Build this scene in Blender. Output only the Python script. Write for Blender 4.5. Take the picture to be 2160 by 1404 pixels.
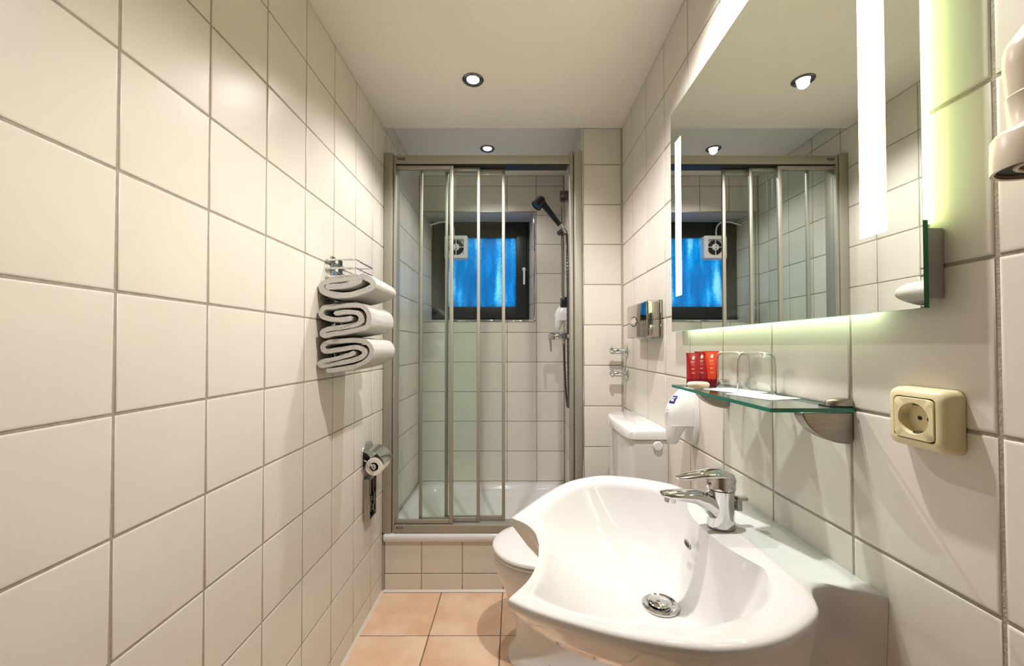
import bpy, bmesh, math, random
from mathutils import Vector, Matrix, noise

for o in list(bpy.data.objects):
    bpy.data.objects.remove(o)
S = bpy.context.scene
C = S.collection
random.seed(7)
PI = math.pi

# ------------------------------------------------------------------ camera
H = 1.1955
cd = bpy.data.cameras.new('camera')
cam = bpy.data.objects.new('camera', cd)
C.objects.link(cam)
R0 = (0.99999693, -0.00244483, -0.00039979)
R1 = (-0.00035795, 0.01708931, -0.99985390)
R2 = (0.00245130, 0.99985098, 0.01708839)
cam.matrix_world = Matrix(((R0[0], -R1[0], -R2[0], 0.0), (R0[1], -R1[1], -R2[1], 0.0),
                           (R0[2], -R1[2], -R2[2], H), (0, 0, 0, 1)))
cd.sensor_fit = 'HORIZONTAL'
cd.sensor_width = 36.0
cd.lens = 863.91 / 2160 * 36
cd.shift_x = -8.388 / 2160
cd.shift_y = 13.754 / 2160
cd.clip_start = 0.01
S.camera = cam

# ------------------------------------------------------------------ world, exposure
w = bpy.data.worlds.new('world')
S.world = w
w.use_nodes = True
w.node_tree.nodes['Background'].inputs[0].default_value = (0.22, 0.62, 1.0, 1)   # blue evening sky outside
w.node_tree.nodes['Background'].inputs[1].default_value = 1.5
S.view_settings.view_transform = 'Standard'
S.view_settings.look = 'None'
S.view_settings.gamma = 1
S.view_settings.use_curve_mapping = False
S.view_settings.exposure = 0.2
try:
    S.cycles.caustics_reflective = False
    S.cycles.caustics_refractive = False
    S.cycles.max_bounces = 8
    S.cycles.diffuse_bounces = 4
    S.cycles.glossy_bounces = 4
    S.cycles.transparent_max_bounces = 16
    S.cycles.use_adaptive_sampling = True
    S.cycles.adaptive_threshold = 0.1
    S.cycles.sample_clamp_indirect = 6
except Exception:
    pass

# light levels
P_ROOM = 40.0       # ceiling downlights of the room, W
P_BASIN = 70.0      # ceiling downlight over the basin (above the frame), W
P_SHOWER = 14.5      # shower downlight, W
E_STRIP = 16.0      # frosted strips of the mirror
E_SIDE = 5.0        # side slots of the mirror box
E_BOTTOM = 7.0     # slot along the bottom of the mirror box

# ------------------------------------------------------------------ materials
MATS = {}


def principled(name, col, rough=0.5, metal=0.0, spec=0.5, coat=0.0, trans=0.0, ior=1.45):
    m = bpy.data.materials.new(name)
    m.use_nodes = True
    b = m.node_tree.nodes['Principled BSDF']
    b.inputs['Base Color'].default_value = (*col, 1)
    b.inputs['Roughness'].default_value = rough
    b.inputs['Metallic'].default_value = metal
    b.inputs['Specular IOR Level'].default_value = spec
    b.inputs['Coat Weight'].default_value = coat
    b.inputs['Transmission Weight'].default_value = trans
    b.inputs['IOR'].default_value = ior
    MATS[name] = m
    return m


def noisy(name, c1, c2, rough, scale, bump=0.0, bscale=None, detail=4, metal=0.0, spec=0.5, stretch=None, coords='Object', lo=0.3, hi=0.7, rnd=0.0):
    m = principled(name, c1, rough, metal, spec)
    nt = m.node_tree
    b = nt.nodes['Principled BSDF']
    tc = nt.nodes.new('ShaderNodeTexCoord')
    src = tc.outputs[coords]
    if stretch:
        mp = nt.nodes.new('ShaderNodeMapping')
        mp.inputs['Scale'].default_value = stretch
        nt.links.new(src, mp.inputs[0])
        src = mp.outputs[0]
    vec = src
    oi = None
    if rnd:
        oi = nt.nodes.new('ShaderNodeObjectInfo')
        va = nt.nodes.new('ShaderNodeVectorMath')
        va.operation = 'ADD'
        vm = nt.nodes.new('ShaderNodeVectorMath')
        vm.operation = 'SCALE'
        cmb = nt.nodes.new('ShaderNodeCombineXYZ')
        for k in range(3):
            nt.links.new(oi.outputs['Random'], cmb.inputs[k])
        nt.links.new(cmb.outputs[0], vm.inputs[0])
        vm.inputs['Scale'].default_value = 37.0
        nt.links.new(src, va.inputs[0])
        nt.links.new(vm.outputs[0], va.inputs[1])
        vec = va.outputs[0]
    n = nt.nodes.new('ShaderNodeTexNoise')
    n.inputs['Scale'].default_value = scale
    n.inputs['Detail'].default_value = detail
    nt.links.new(vec, n.inputs['Vector'])
    r = nt.nodes.new('ShaderNodeValToRGB')
    r.color_ramp.elements[0].position = lo
    r.color_ramp.elements[1].position = hi
    r.color_ramp.elements[0].color = (*c1, 1)
    r.color_ramp.elements[1].color = (*c2, 1)
    nt.links.new(n.outputs['Fac'], r.inputs[0])
    nt.links.new(r.outputs[0], b.inputs['Base Color'])
    if bump:
        n2 = nt.nodes.new('ShaderNodeTexNoise')
        n2.inputs['Scale'].default_value = bscale or scale
        n2.inputs['Detail'].default_value = 3
        nt.links.new(vec, n2.inputs['Vector'])
        bp = nt.nodes.new('ShaderNodeBump')
        bp.inputs['Strength'].default_value = bump
        bp.inputs['Distance'].default_value = 0.01
        nt.links.new(n2.outputs['Fac'], bp.inputs['Height'])
        nt.links.new(bp.outputs[0], b.inputs['Normal'])
    return m


def emission(name, col, strength):
    m = bpy.data.materials.new(name)
    m.use_nodes = True
    nt = m.node_tree
    nt.nodes.clear()
    e = nt.nodes.new('ShaderNodeEmission')
    e.inputs[0].default_value = (*col, 1)
    e.inputs[1].default_value = strength
    o = nt.nodes.new('ShaderNodeOutputMaterial')
    nt.links.new(e.outputs[0], o.inputs[0])
    MATS[name] = m
    return m


def thin_glass(name, tint, refl=1.0):
    m = bpy.data.materials.new(name)
    m.use_nodes = True
    nt = m.node_tree
    nt.nodes.clear()
    t = nt.nodes.new('ShaderNodeBsdfTransparent')
    t.inputs[0].default_value = (*tint, 1)
    g = nt.nodes.new('ShaderNodeBsdfGlossy')
    g.inputs['Roughness'].default_value = 0.0
    f = nt.nodes.new('ShaderNodeFresnel')
    f.inputs[0].default_value = 1.5
    geo = nt.nodes.new('ShaderNodeNewGeometry')
    inv = nt.nodes.new('ShaderNodeMath')
    inv.operation = 'SUBTRACT'
    inv.inputs[0].default_value = 1.0
    nt.links.new(geo.outputs['Backfacing'], inv.inputs[1])
    k = nt.nodes.new('ShaderNodeMath')
    k.operation = 'MULTIPLY'
    nt.links.new(f.outputs[0], k.inputs[0])
    nt.links.new(inv.outputs[0], k.inputs[1])
    k2 = nt.nodes.new('ShaderNodeMath')
    k2.operation = 'MULTIPLY'
    k2.inputs[1].default_value = refl
    nt.links.new(k.outputs[0], k2.inputs[0])
    mx = nt.nodes.new('ShaderNodeMixShader')
    nt.links.new(k2.outputs[0], mx.inputs[0])
    nt.links.new(t.outputs[0], mx.inputs[1])
    nt.links.new(g.outputs[0], mx.inputs[2])
    o = nt.nodes.new('ShaderNodeOutputMaterial')
    nt.links.new(mx.outputs[0], o.inputs[0])
    MATS[name] = m
    return m


noisy('tile', (0.675, 0.645, 0.585), (0.705, 0.675, 0.615), 0.34, 6, bump=0.05, bscale=9, rnd=1, spec=0.35)
noisy('grout', (0.31, 0.28, 0.23), (0.39, 0.35, 0.29), 0.9, 60, bump=0.2, bscale=300)
noisy('ceiling_paint', (0.84, 0.81, 0.755), (0.86, 0.83, 0.775), 0.9, 3, bump=0.04, bscale=180)
noisy('floor_tile', (0.72, 0.46, 0.30), (0.88, 0.68, 0.50), 0.33, 7, bump=0.12, bscale=14, detail=6, rnd=1, spec=0.4)
noisy('floor_grout', (0.13, 0.10, 0.08), (0.2, 0.155, 0.125), 0.95, 80, bump=0.2, bscale=300)
principled('silicone', (0.72, 0.68, 0.62), 0.4)
principled('plaster', (0.30, 0.27, 0.22), 0.85)  # darkened so the unseen rear wall bounces less light
principled('soffit', (0.5, 0.5, 0.52), 0.45)
principled('chrome', (0.68, 0.68, 0.69), 0.06, 1.0)
principled('dark_chrome', (0.16, 0.16, 0.17), 0.18, 1.0)
principled('satin', (0.40, 0.385, 0.33), 0.48, 0.6)
noisy('brushed', (0.30, 0.27, 0.235), (0.38, 0.345, 0.30), 0.32, 40, metal=1.0, stretch=(1, 1, 12))
principled('ceramic', (0.72, 0.715, 0.72), 0.07, 0, 0.5, coat=0.3)
principled('white_plastic', (0.80, 0.80, 0.80), 0.25)
principled('grey_plastic', (0.33, 0.34, 0.35), 0.4)
principled('beige_plastic', (0.74, 0.66, 0.42), 0.25)
principled('beige_dryer', (0.62, 0.55, 0.45), 0.3)
principled('dark', (0.012, 0.012, 0.012), 0.5)
principled('dark_slot', (0.03, 0.025, 0.02), 0.6)
principled('anthracite', (0.022, 0.024, 0.022), 0.42)
principled('black_hose', (0.018, 0.018, 0.02), 0.35)
principled('handset_black', (0.022, 0.021, 0.019), 0.22)
principled('navy', (0.012, 0.02, 0.16), 0.35)
principled('print_grey', (0.45, 0.45, 0.5), 0.5)
principled('print_white', (0.85, 0.75, 0.75), 0.5)
principled('red_a', (0.48, 0.022, 0.03), 0.22)
principled('red_b', (0.42, 0.012, 0.022), 0.22)
principled('red_c', (0.85, 0.07, 0.025), 0.22)
principled('red_cap', (0.30, 0.004, 0.02), 0.15)
noisy('soap', (0.86, 0.66, 0.50), (0.90, 0.78, 0.68), 0.35, 25)
principled('paper', (0.88, 0.88, 0.88), 0.8)
noisy('toilet_paper', (0.82, 0.80, 0.74), (0.86, 0.84, 0.79), 0.95, 60, bump=0.2, bscale=250)
noisy('terry', (0.77, 0.755, 0.72), (0.86, 0.85, 0.825), 1.0, 420, bump=0.9, bscale=420, spec=0.1)
principled('cardboard', (0.03, 0.025, 0.02), 0.9)
noisy('door_paint', (0.10, 0.06, 0.035), (0.16, 0.10, 0.06), 0.45, 3, stretch=(8, 8, 1))  # dark tone chosen so the unseen door bounces little light
principled('polished_steel', (0.40, 0.38, 0.35), 0.08, 1.0)
principled('glass_edge', (0.015, 0.20, 0.145), 0.12, 0, 0.6)
principled('mirror_edge', (0.008, 0.16, 0.06), 0.1, 0, 0.6)
principled('mirror', (0.90, 0.945, 0.90), 0.0, 1.0)
principled('fan_grey', (0.10, 0.10, 0.10), 0.5)
thin_glass('pane_glass', (0.955, 0.985, 0.97), 1.4)
thin_glass('clear_glass', (0.975, 0.985, 0.98), 2.2)
thin_glass('shelf_glass', (0.90, 0.97, 0.94), 1.0)
emission('strip_light', (1.0, 0.89, 0.34), E_STRIP)
emission('side_light', (0.92, 1.0, 0.45), E_SIDE)
emission('bottom_light', (0.82, 1.0, 0.62), E_BOTTOM)
emission('edge_glow', (0.72, 1.0, 0.62), 2.6)  # light in the mirror's glass rim, put in as emission
emission('edge_glow_faint', (0.50, 1.0, 0.55), 0.75)
emission('lamp_glow', (1.0, 0.985, 0.96), 8.0)

# frosted, wet window pane: translucent, sky-lit, with the blue of that light put into its tint
m = bpy.data.materials.new('frosted_pane')
m.use_nodes = True
nt = m.node_tree
nt.nodes.clear()
tc = nt.nodes.new('ShaderNodeTexCoord')
mp = nt.nodes.new('ShaderNodeMapping')
mp.inputs['Scale'].default_value = (1.0, 1.0, 0.16)
nt.links.new(tc.outputs['Object'], mp.inputs[0])
n1 = nt.nodes.new('ShaderNodeTexNoise')
n1.inputs['Scale'].default_value = 17
n1.inputs['Detail'].default_value = 3
nt.links.new(mp.outputs[0], n1.inputs['Vector'])
n2 = nt.nodes.new('ShaderNodeTexNoise')
n2.inputs['Scale'].default_value = 210
n2.inputs['Detail'].default_value = 2
mp2 = nt.nodes.new('ShaderNodeMapping')
mp2.inputs['Scale'].default_value = (1.0, 1.0, 0.6)
nt.links.new(tc.outputs['Object'], mp2.inputs[0])
nt.links.new(mp2.outputs[0], n2.inputs['Vector'])
ad = nt.nodes.new('ShaderNodeMath')
ad.operation = 'MULTIPLY_ADD'
ad.inputs[1].default_value = 0.55
nt.links.new(n2.outputs['Fac'], ad.inputs[0])
nt.links.new(n1.outputs['Fac'], ad.inputs[2])
rp = nt.nodes.new('ShaderNodeValToRGB')
rp.color_ramp.elements[0].position = 0.62
rp.color_ramp.elements[0].color = (0.004, 0.42, 0.60, 1)
rp.color_ramp.elements[1].position = 0.94
rp.color_ramp.elements[1].color = (1, 1, 1, 1)
e2 = rp.color_ramp.elements.new(0.80)
e2.color = (0.05, 0.62, 0.82, 1)
nt.links.new(ad.outputs[0], rp.inputs[0])
tr = nt.nodes.new('ShaderNodeBsdfTranslucent')
nt.links.new(rp.outputs[0], tr.inputs[0])
gl = nt.nodes.new('ShaderNodeBsdfGlossy')
gl.inputs['Roughness'].default_value = 0.25
mx = nt.nodes.new('ShaderNodeMixShader')
mx.inputs[0].default_value = 0.05
nt.links.new(tr.outputs[0], mx.inputs[1])
nt.links.new(gl.outputs[0], mx.inputs[2])
ou = nt.nodes.new('ShaderNodeOutputMaterial')
nt.links.new(mx.outputs[0], ou.inputs[0])
MATS['frosted_pane'] = m


# ------------------------------------------------------------------ mesh helpers
class MB:
    def __init__(self):
        self.v, self.f, self.mi = [], [], []

    def add(self, vs, fs, mi=0):
        k = len(self.v)
        self.v += [tuple(p) for p in vs]
        self.f += [tuple(i + k for i in f) for f in fs]
        self.mi += [mi] * len(fs)
        return self

    def box(self, x0, x1, y0, y1, z0, z1, mi=0):
        vs = [(x, y, z) for x in (x0, x1) for y in (y0, y1) for z in (z0, z1)]
        return self.add(vs, [(0, 1, 3, 2), (4, 6, 7, 5), (0, 4, 5, 1), (2, 3, 7, 6), (0, 2, 6, 4), (1, 5, 7, 3)], mi)

    def bbox(self, x0, x1, y0, y1, z0, z1, r=0.003, seg=2, mi=0):
        bm = bmesh.new()
        bmesh.ops.create_cube(bm, size=1)
        for v in bm.verts:
            v.co = Vector(((x0 + x1) / 2 + v.co.x * (x1 - x0), (y0 + y1) / 2 + v.co.y * (y1 - y0), (z0 + z1) / 2 + v.co.z * (z1 - z0)))
        bmesh.ops.bevel(bm, geom=bm.edges[:], offset=r, segments=seg, profile=0.5, affect='EDGES')
        bm.verts.ensure_lookup_table()
        self.add([v.co.copy() for v in bm.verts], [[v.index for v in f.verts] for f in bm.faces], mi)
        bm.free()
        return self

    def loft(self, rings, cap0=True, cap1=True, closed=True, mi=0):
        n = len(rings[0])
        vs = [p for r in rings for p in r]
        fs = []
        for i in range(len(rings) - 1):
            for j in range(n if closed else n - 1):
                a, b = i * n + j, i * n + (j + 1) % n
                fs.append((a, b, b + n, a + n))
        if cap0:
            fs.append(tuple(range(n))[::-1])
        if cap1:
            fs.append(tuple((len(rings) - 1) * n + j for j in range(n)))
        return self.add(vs, fs, mi)

    def lathe(self, prof, origin=(0, 0, 0), axis=(0, 0, 1), seg=32, mi=0, cap0=True, cap1=True):
        a = Vector(axis).normalized()
        u = a.orthogonal().normalized()
        v = a.cross(u)
        o = Vector(origin)
        rings = [[o + a * h + (u * math.cos(2 * PI * k / seg) + v * math.sin(2 * PI * k / seg)) * max(r, 1e-5) for k in range(seg)] for r, h in prof]
        return self.loft(rings, cap0, cap1, True, mi)

    def tube(self, pts, r, seg=10, mi=0, closed=False):
        pts = [Vector(p) for p in pts]
        n = len(pts)
        rings = []
        u = None
        for i, p in enumerate(pts):
            if closed:
                t = pts[(i + 1) % n] - pts[i - 1]
            else:
                t = pts[min(i + 1, n - 1)] - pts[max(i - 1, 0)]
            t.normalize()
            if u is None:
                u = t.orthogonal().normalized()
            else:
                u = (u - t * u.dot(t)).normalized()
            v = t.cross(u)
            rr = r[i] if isinstance(r, (list, tuple)) else r
            rings.append([p + (u * math.cos(2 * PI * k / seg) + v * math.sin(2 * PI * k / seg)) * rr for k in range(seg)])
        if closed:
            rings.append(rings[0])
        return self.loft(rings, not closed, not closed, True, mi)

    def prism(self, poly, ax, a0, a1, mi=0):
        """poly: list of 2-D points in the two other axes, extruded along axis ax from a0 to a1"""
        def P(p, a):
            q = list(p)
            q.insert(ax, a)
            return tuple(q)
        n = len(poly)
        vs = [P(p, a0) for p in poly] + [P(p, a1) for p in poly]
        fs = [(j, (j + 1) % n, (j + 1) % n + n, j + n) for j in range(n)]
        fs += [tuple(range(n))[::-1], tuple(range(n, 2 * n))]
        return self.add(vs, fs, mi)

    def mesh(self, name, smooth=False, angle=40):
        me = bpy.data.meshes.new(name)
        me.from_pydata(self.v, [], self.f)
        me.update()
        bm = bmesh.new()
        bm.from_mesh(me)
        bmesh.ops.recalc_face_normals(bm, faces=bm.faces[:])
        if smooth:
            for f in bm.faces:
                f.smooth = True
            for e in bm.edges:
                if len(e.link_faces) == 2 and e.calc_face_angle(0) > math.radians(angle):
                    e.smooth = False
        bm.to_mesh(me)
        bm.free()
        if any(self.mi):
            for p, k in zip(me.polygons, self.mi):
                p.material_index = k
        return me


def mesh_obj(name, me, mat, parent=None):
    o = bpy.data.objects.new(name, me)
    C.objects.link(o)
    if mat and not me.materials:
        for q in (mat if isinstance(mat, (list, tuple)) else [mat]):
            me.materials.append(MATS[q])
    if parent is not None:
        o.parent = parent
        o.matrix_parent_inverse = Matrix.Translation(parent.location).inverted() if parent.type == 'EMPTY' else Matrix()
    return o


def obj(name, mb, mat, parent=None, smooth=True, angle=40):
    return mesh_obj(name, mb.mesh(name, smooth, angle), mat, parent)


def tag(o, label, cat, group=None, kind=None):
    o['label'] = label
    o['category'] = cat
    if group:
        o['group'] = group
    if kind:
        o['kind'] = kind
    return o


def thing(name, label, cat, loc, group=None, kind=None):
    o = bpy.data.objects.new(name, None)
    o.empty_display_size = 0.05
    C.objects.link(o)
    o.location = loc
    return tag(o, label, cat, group, kind)


def catmull(pts, n=8, closed=False):
    pts = [Vector(p) for p in pts]
    m = len(pts)
    out = []
    rng = range(m) if closed else range(m - 1)
    for i in rng:
        p1, p2 = pts[i], pts[(i + 1) % m]
        p0 = pts[i - 1] if (i > 0 or closed) else p1 + (p1 - p2)
        p3 = pts[(i + 2) % m] if (i + 2 < m or closed) else p2 + (p2 - p1)
        for k in range(n):
            t = k / n
            out.append(0.5 * ((2 * p1) + (p2 - p0) * t + (2 * p0 - 5 * p1 + 4 * p2 - p3) * t * t + (3 * p1 - p0 - 3 * p2 + p3) * t ** 3))
    if not closed:
        out.append(pts[-1])
    return out


def rrect(cx, cy, hx, hy, r, n=6):
    out = []
    for sx, sy, a0 in ((1, 1, 0), (-1, 1, 90), (-1, -1, 180), (1, -1, 270)):
        for k in range(n + 1):
            a = math.radians(a0 + 90 * k / n)
            out.append((cx + sx * (hx - r) + r * math.cos(a), cy + sy * (hy - r) + r * math.sin(a)))
    return out


# ------------------------------------------------------------------ room shell
XL, XR, YP, YB, YR = -0.651, 0.534, 2.024, 2.775, -0.32
ZC, ZS, XS = 2.285, 2.362, 0.336
G = 0.0016       # grout lies this far behind the tile faces
J = 0.0046       # joint width
T = 0.2
TILES = {}


def tile_mesh(w_, h_):
    key = (round(w_, 4), round(h_, 4))
    if key in TILES:
        return TILES[key]
    a, b = key[0] / 2, key[1] / 2
    mb = MB()
    rings = []
    for ins, z in ((0.0, -0.006), (0.0, -0.0017), (0.0006, -0.0007), (0.0020, -0.0001), (0.0042, 0.0)):
        x, y = max(a - ins, 0.0005), max(b - ins, 0.0005)
        rings.append([(x, y, z), (-x, y, z), (-x, -y, z), (x, -y, z)])
    mb.loft(rings, cap0=False)
    me = mb.mesh('tile', True, 60)
    me.materials.append(MATS['tile'])
    TILES[key] = me
    return me


def subtract(rect, hole):
    u0, u1, v0, v1 = rect
    a0, a1, b0, b1 = hole
    if u1 <= a0 or u0 >= a1 or v1 <= b0 or v0 >= b1:
        return [rect]
    out = []
    if v1 > b1:
        out.append((u0, u1, b1, v1))
    if v0 < b0:
        out.append((u0, u1, v0, b0))
    m0, m1 = max(v0, b0), min(v1, b1)
    if u0 < a0:
        out.append((u0, a0, m0, m1))
    if u1 > a1:
        out.append((a1, u1, m0, m1))
    return out


def tile_plane(parent, M, u0, u1, v0, v1, pu, pv, hole=None, su=T, sv=T, mesher=tile_mesh, j=J):
    """tiles in the local u,v plane of matrix M; pu, pv give one joint line"""
    def lines(a, b, p, s):
        k = math.ceil((a - p) / s - 1e-6)
        L = [a]
        while p + k * s < b - 1e-4:
            if p + k * s > a + 1e-4:
                L.append(p + k * s)
            k += 1
        return L + [b]
    us, vs = lines(u0, u1, pu, su), lines(v0, v1, pv, sv)
    for i in range(len(us) - 1):
        for k in range(len(vs) - 1):
            r = (us[i], us[i + 1], vs[k], vs[k + 1])
            for q in (subtract(r, hole) if hole else [r]):
                wd, ht = q[1] - q[0] - j, q[3] - q[2] - j
                if wd < 0.006 or ht < 0.006:
                    continue
                o = bpy.data.objects.new('tile', mesher(wd, ht))
                C.objects.link(o)
                jt = Matrix.Rotation(random.uniform(-0.0011, 0.0011), 4, 'X') @ Matrix.Rotation(random.uniform(-0.0011, 0.0011), 4, 'Y')
                o.matrix_world = M @ Matrix.Translation(((q[0] + q[1]) / 2, (q[2] + q[3]) / 2, 0)) @ jt
                o.parent = parent


def frame(o, u, v):
    u, v = Vector(u), Vector(v)
    n = u.cross(v)
    return Matrix(((u.x, v.x, n.x, o[0]), (u.y, v.y, n.y, o[1]), (u.z, v.z, n.z, o[2]), (0, 0, 0, 1)))


def struct(name, mb, mat, label, cat, smooth=False):
    o = obj(name, mb, mat, None, smooth)
    return tag(o, label, cat, None, 'structure')


# left wall (runs on into the shower)
wl = struct('wall_left', MB().box(XL - 0.06, XL - G, YR - 0.06, YB + 0.06, 0, ZS), 'grout', 'long cream tiled wall on the left with the towel rack', 'wall')
M = frame((XL, 0, 0), (0, 1, 0), (0, 0, 1))
tile_plane(wl, M, YR, YB - 0.002, 0.0, ZC, 0.6685, 0.0852)
tile_plane(wl, M, YP + 0.002, YB - 0.002, ZC, ZS, 0.6685, ZC)
# right wall
wr = struct('wall_right', MB().box(XR + G, XR + 0.06, YR - 0.06, YP + 0.06, 0, ZC), 'grout', 'cream tiled wall on the right behind mirror and basin', 'wall')
M = frame((XR, 0, 0), (0, -1, 0), (0, 0, 1))
tile_plane(wr, M, -YP + 0.004, -YR, 0.0, ZC, -0.4516, 0.0960)
# narrow pier between shower and right wall, and the shower's right side
wp = struct('wall_pier', MB().box(XS + G, XR + 0.06, YP + G, YP + 0.06, 0, ZC), 'grout', 'narrow tiled pier between shower door and right wall', 'wall')
tile_plane(wp, frame((0, YP, 0), (1, 0, 0), (0, 0, 1)), XS + 0.004, XR - 0.004, 0.0, ZC, XS + 0.004, 0.1016)
wsr = struct('wall_shower_right', MB().box(XS + G, XS + 0.06, YP + 0.06, YB + 0.06, 0, ZS), 'grout', 'tiled right side wall inside the shower with the slide rail', 'wall')
tile_plane(wsr, frame((XS, 0, 0), (0, -1, 0), (0, 0, 1)), -YB + 0.003, -YP - 0.006, 0.24, ZS, -YB + 0.003, 0.09)
o = obj('corner_trim', MB().lathe([(0.0055, 0.30), (0.0055, ZC)], (XS + 0.001, YP + 0.004, 0), (0, 0, 1), 12), 'chrome', wp)
# back wall of the shower with the window recess
RX0, RX1, RZ0, RZ1 = -0.634, 0.131, 1.371, 2.111
YW = 2.975
mb = MB()
y0, y1 = YB + G, YB + 0.20
mb.box(XL - 0.06, RX0, y0, y1, 0, ZS).box(RX1 + 0.0, XS + 0.06, y0, y1, 0, ZS)
mb.box(RX0, RX1, y0, y1, 0, RZ0).box(RX0, RX1, y0, y1, RZ1, ZS)
wb = struct('wall_back', mb, 'grout', 'tiled back wall of the shower around the window', 'wall')
tile_plane(wb, frame((0, YB, 0), (1, 0, 0), (0, 0, 1)), XL + 0.003, XS - 0.003, 0.27, ZS, 0.1464, 0.0899, (RX0, RX1, RZ0, RZ1))
# splayed reveals
d = 0.2
for sx, xf, xb in ((1, RX1, 0.104), (-1, RX0, -0.606)):
    u = Vector((xb - xf, d, 0)).normalized()
    L = math.hypot(xb - xf, d)
    mbr = MB().prism([(xf, YB + 0.001), (xb, YB + d), (xb + sx * 0.08, YB + d), (xf + sx * 0.012, YB + 0.001)], 2, RZ0, RZ1)
    obj('reveal', mbr, 'grout', wb, False)
    if sx > 0:
        Mx = frame((xf - 0.001, YB + 0.002, 0), -u, (0, 0, 1))
        tile_plane(wb, Mx, -L + 0.003, -0.012, RZ0 + 0.002, RZ1 - 0.004, -L + 0.003, 0.0899)
    else:
        Mx = frame((xf + 0.001, YB + 0.002, 0), u, (0, 0, 1))
        tile_plane(wb, Mx, 0.012, L - 0.003, RZ0 + 0.002, RZ1 - 0.004, 0.012, 0.0899)
obj('lintel', MB().box(RX0, -0.072, YB + 0.003, YB + d, RZ1 - 0.004, RZ1 + 0.02).box(-0.070, RX1, YB + 0.003, YB + d, RZ1 - 0.004, RZ1 + 0.02), 'soffit', wb, False)
obj('sill', MB().box(RX0, RX1, YB + 0.003, YB + d, RZ0 - 0.02, RZ0 + 0.006), 'soffit', wb, False)
obj('edge_trim', MB().bbox(RX1 - 0.004, RX1 + 0.006, YB - 0.004, YB + 0.006, RZ0, RZ1 + 0.006, 0.001), 'chrome', wb)
obj('edge_trim', MB().bbox(RX0, RX1, YB - 0.004, YB + 0.006, RZ1 - 0.003, RZ1 + 0.006, 0.001), 'satin', wb)
obj('edge_trim', MB().bbox(RX0, RX1, YB - 0.004, YB + 0.006, RZ0 - 0.006, RZ0 + 0.003, 0.001), 'chrome', wb)
# tiled step under the shower tray
ws = struct('wall_step', MB().box(XL, XS, YP + G, YP + 0.05, 0, 0.243), 'grout', 'low tiled step below the shower tray', 'wall')
tile_plane(ws, frame((0, YP, 0), (1, 0, 0), (0, 0, 1)), XL + 0.012, XS - 0.002, 0.004, 0.243, -0.4582, 0.0849)
# unseen rear wall and door, set dark and close to cut bounce light
rw = struct('wall_rear', MB().box(XL - 0.06, -0.45, YR - 0.06, YR, 0, ZC).box(0.33, XR + 0.06, YR - 0.06, YR, 0, ZC).box(-0.45, 0.33, YR - 0.06, YR, 2.02, ZC), 'plaster', 'unseen wall, kept dark, with the entrance door behind the viewer', 'wall')
dr = struct('door_1', MB().bbox(-0.448, 0.328, YR - 0.055, YR - 0.012, 0.005, 2.015, 0.002), 'door_paint', 'unseen flat entrance door behind the viewer, dark to cut bounce', 'door')
obj('door_handle', MB().tube([(0.25, YR - 0.012, 1.04), (0.25, YR + 0.04, 1.04), (0.24, YR + 0.05, 1.04), (0.14, YR + 0.05, 1.04)], 0.009), 'chrome', dr)
# ceiling (lower over the room, raised in the shower)
struct('ceiling', MB().box(XL - 0.06, XR + 0.06, YR - 0.06, YP, ZC, ZC + 0.14), 'ceiling_paint', 'cream painted ceiling over the room', 'ceiling')
struct('ceiling_shower', MB().box(XL - 0.06, XR + 0.06, YP, YB + 0.22, ZS, ZS + 0.06), 'ceiling_paint', 'raised grey looking ceiling inside the shower', 'ceiling')
# floor
fl = struct('floor', MB().box(XL - 0.06, XR + 0.06, YR - 0.06, YB + 0.06, -0.05, -0.002), 'floor_grout', 'floor of square peach coloured tiles', 'floor')
FT = {}


def floor_mesh(w_, h_):
    key = (round(w_, 4), round(h_, 4))
    if key not in FT:
        a, b = key[0] / 2, key[1] / 2
        rings = []
        for ins, z in ((0, -0.008), (0, -0.0018), (0.0012, -0.0006), (0.0035, 0)):
            x, y = max(a - ins, 0.001), max(b - ins, 0.001)
            rings.append([(x, y, z), (-x, y, z), (-x, -y, z), (x, -y, z)])
        me = MB().loft(rings, cap0=False).mesh('floor_tile', True, 60)
        me.materials.append(MATS['floor_tile'])
        FT[key] = me
    return FT[key]


tile_plane(fl, frame((0, 0, 0), (1, 0, 0), (0, 1, 0)), XL + 0.004, XR - 0.004, YR, YP - 0.004, -0.358, 1.718, None, 0.2975, 0.2975, floor_mesh, 0.004)
struct('trim_1', MB().prism([(XL, 0), (XL + 0.009, 0), (XL, 0.009)], 1, YR, YP), 'silicone', 'pale sealant bead along the foot of the left wall', 'trim')
struct('trim_2', MB().prism([(YP, 0), (YP - 0.009, 0), (YP, 0.009)], 0, XL, XR), 'silicone', 'pale sealant bead along the foot of the shower step', 'trim')
struct('trim_3', MB().prism([(XR, YP), (XR - 0.006, YP), (XR, YP - 0.006)], 2, 0, ZC), 'grout', 'grey sealed corner between pier and right wall', 'trim')
struct('trim_4', MB().prism([(XL, YP), (XL + 0.01, YP), (XL, YP - 0.006)], 2, 0, 0.243), 'grout', 'grey sealed corner between left wall and shower step', 'trim')

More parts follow.
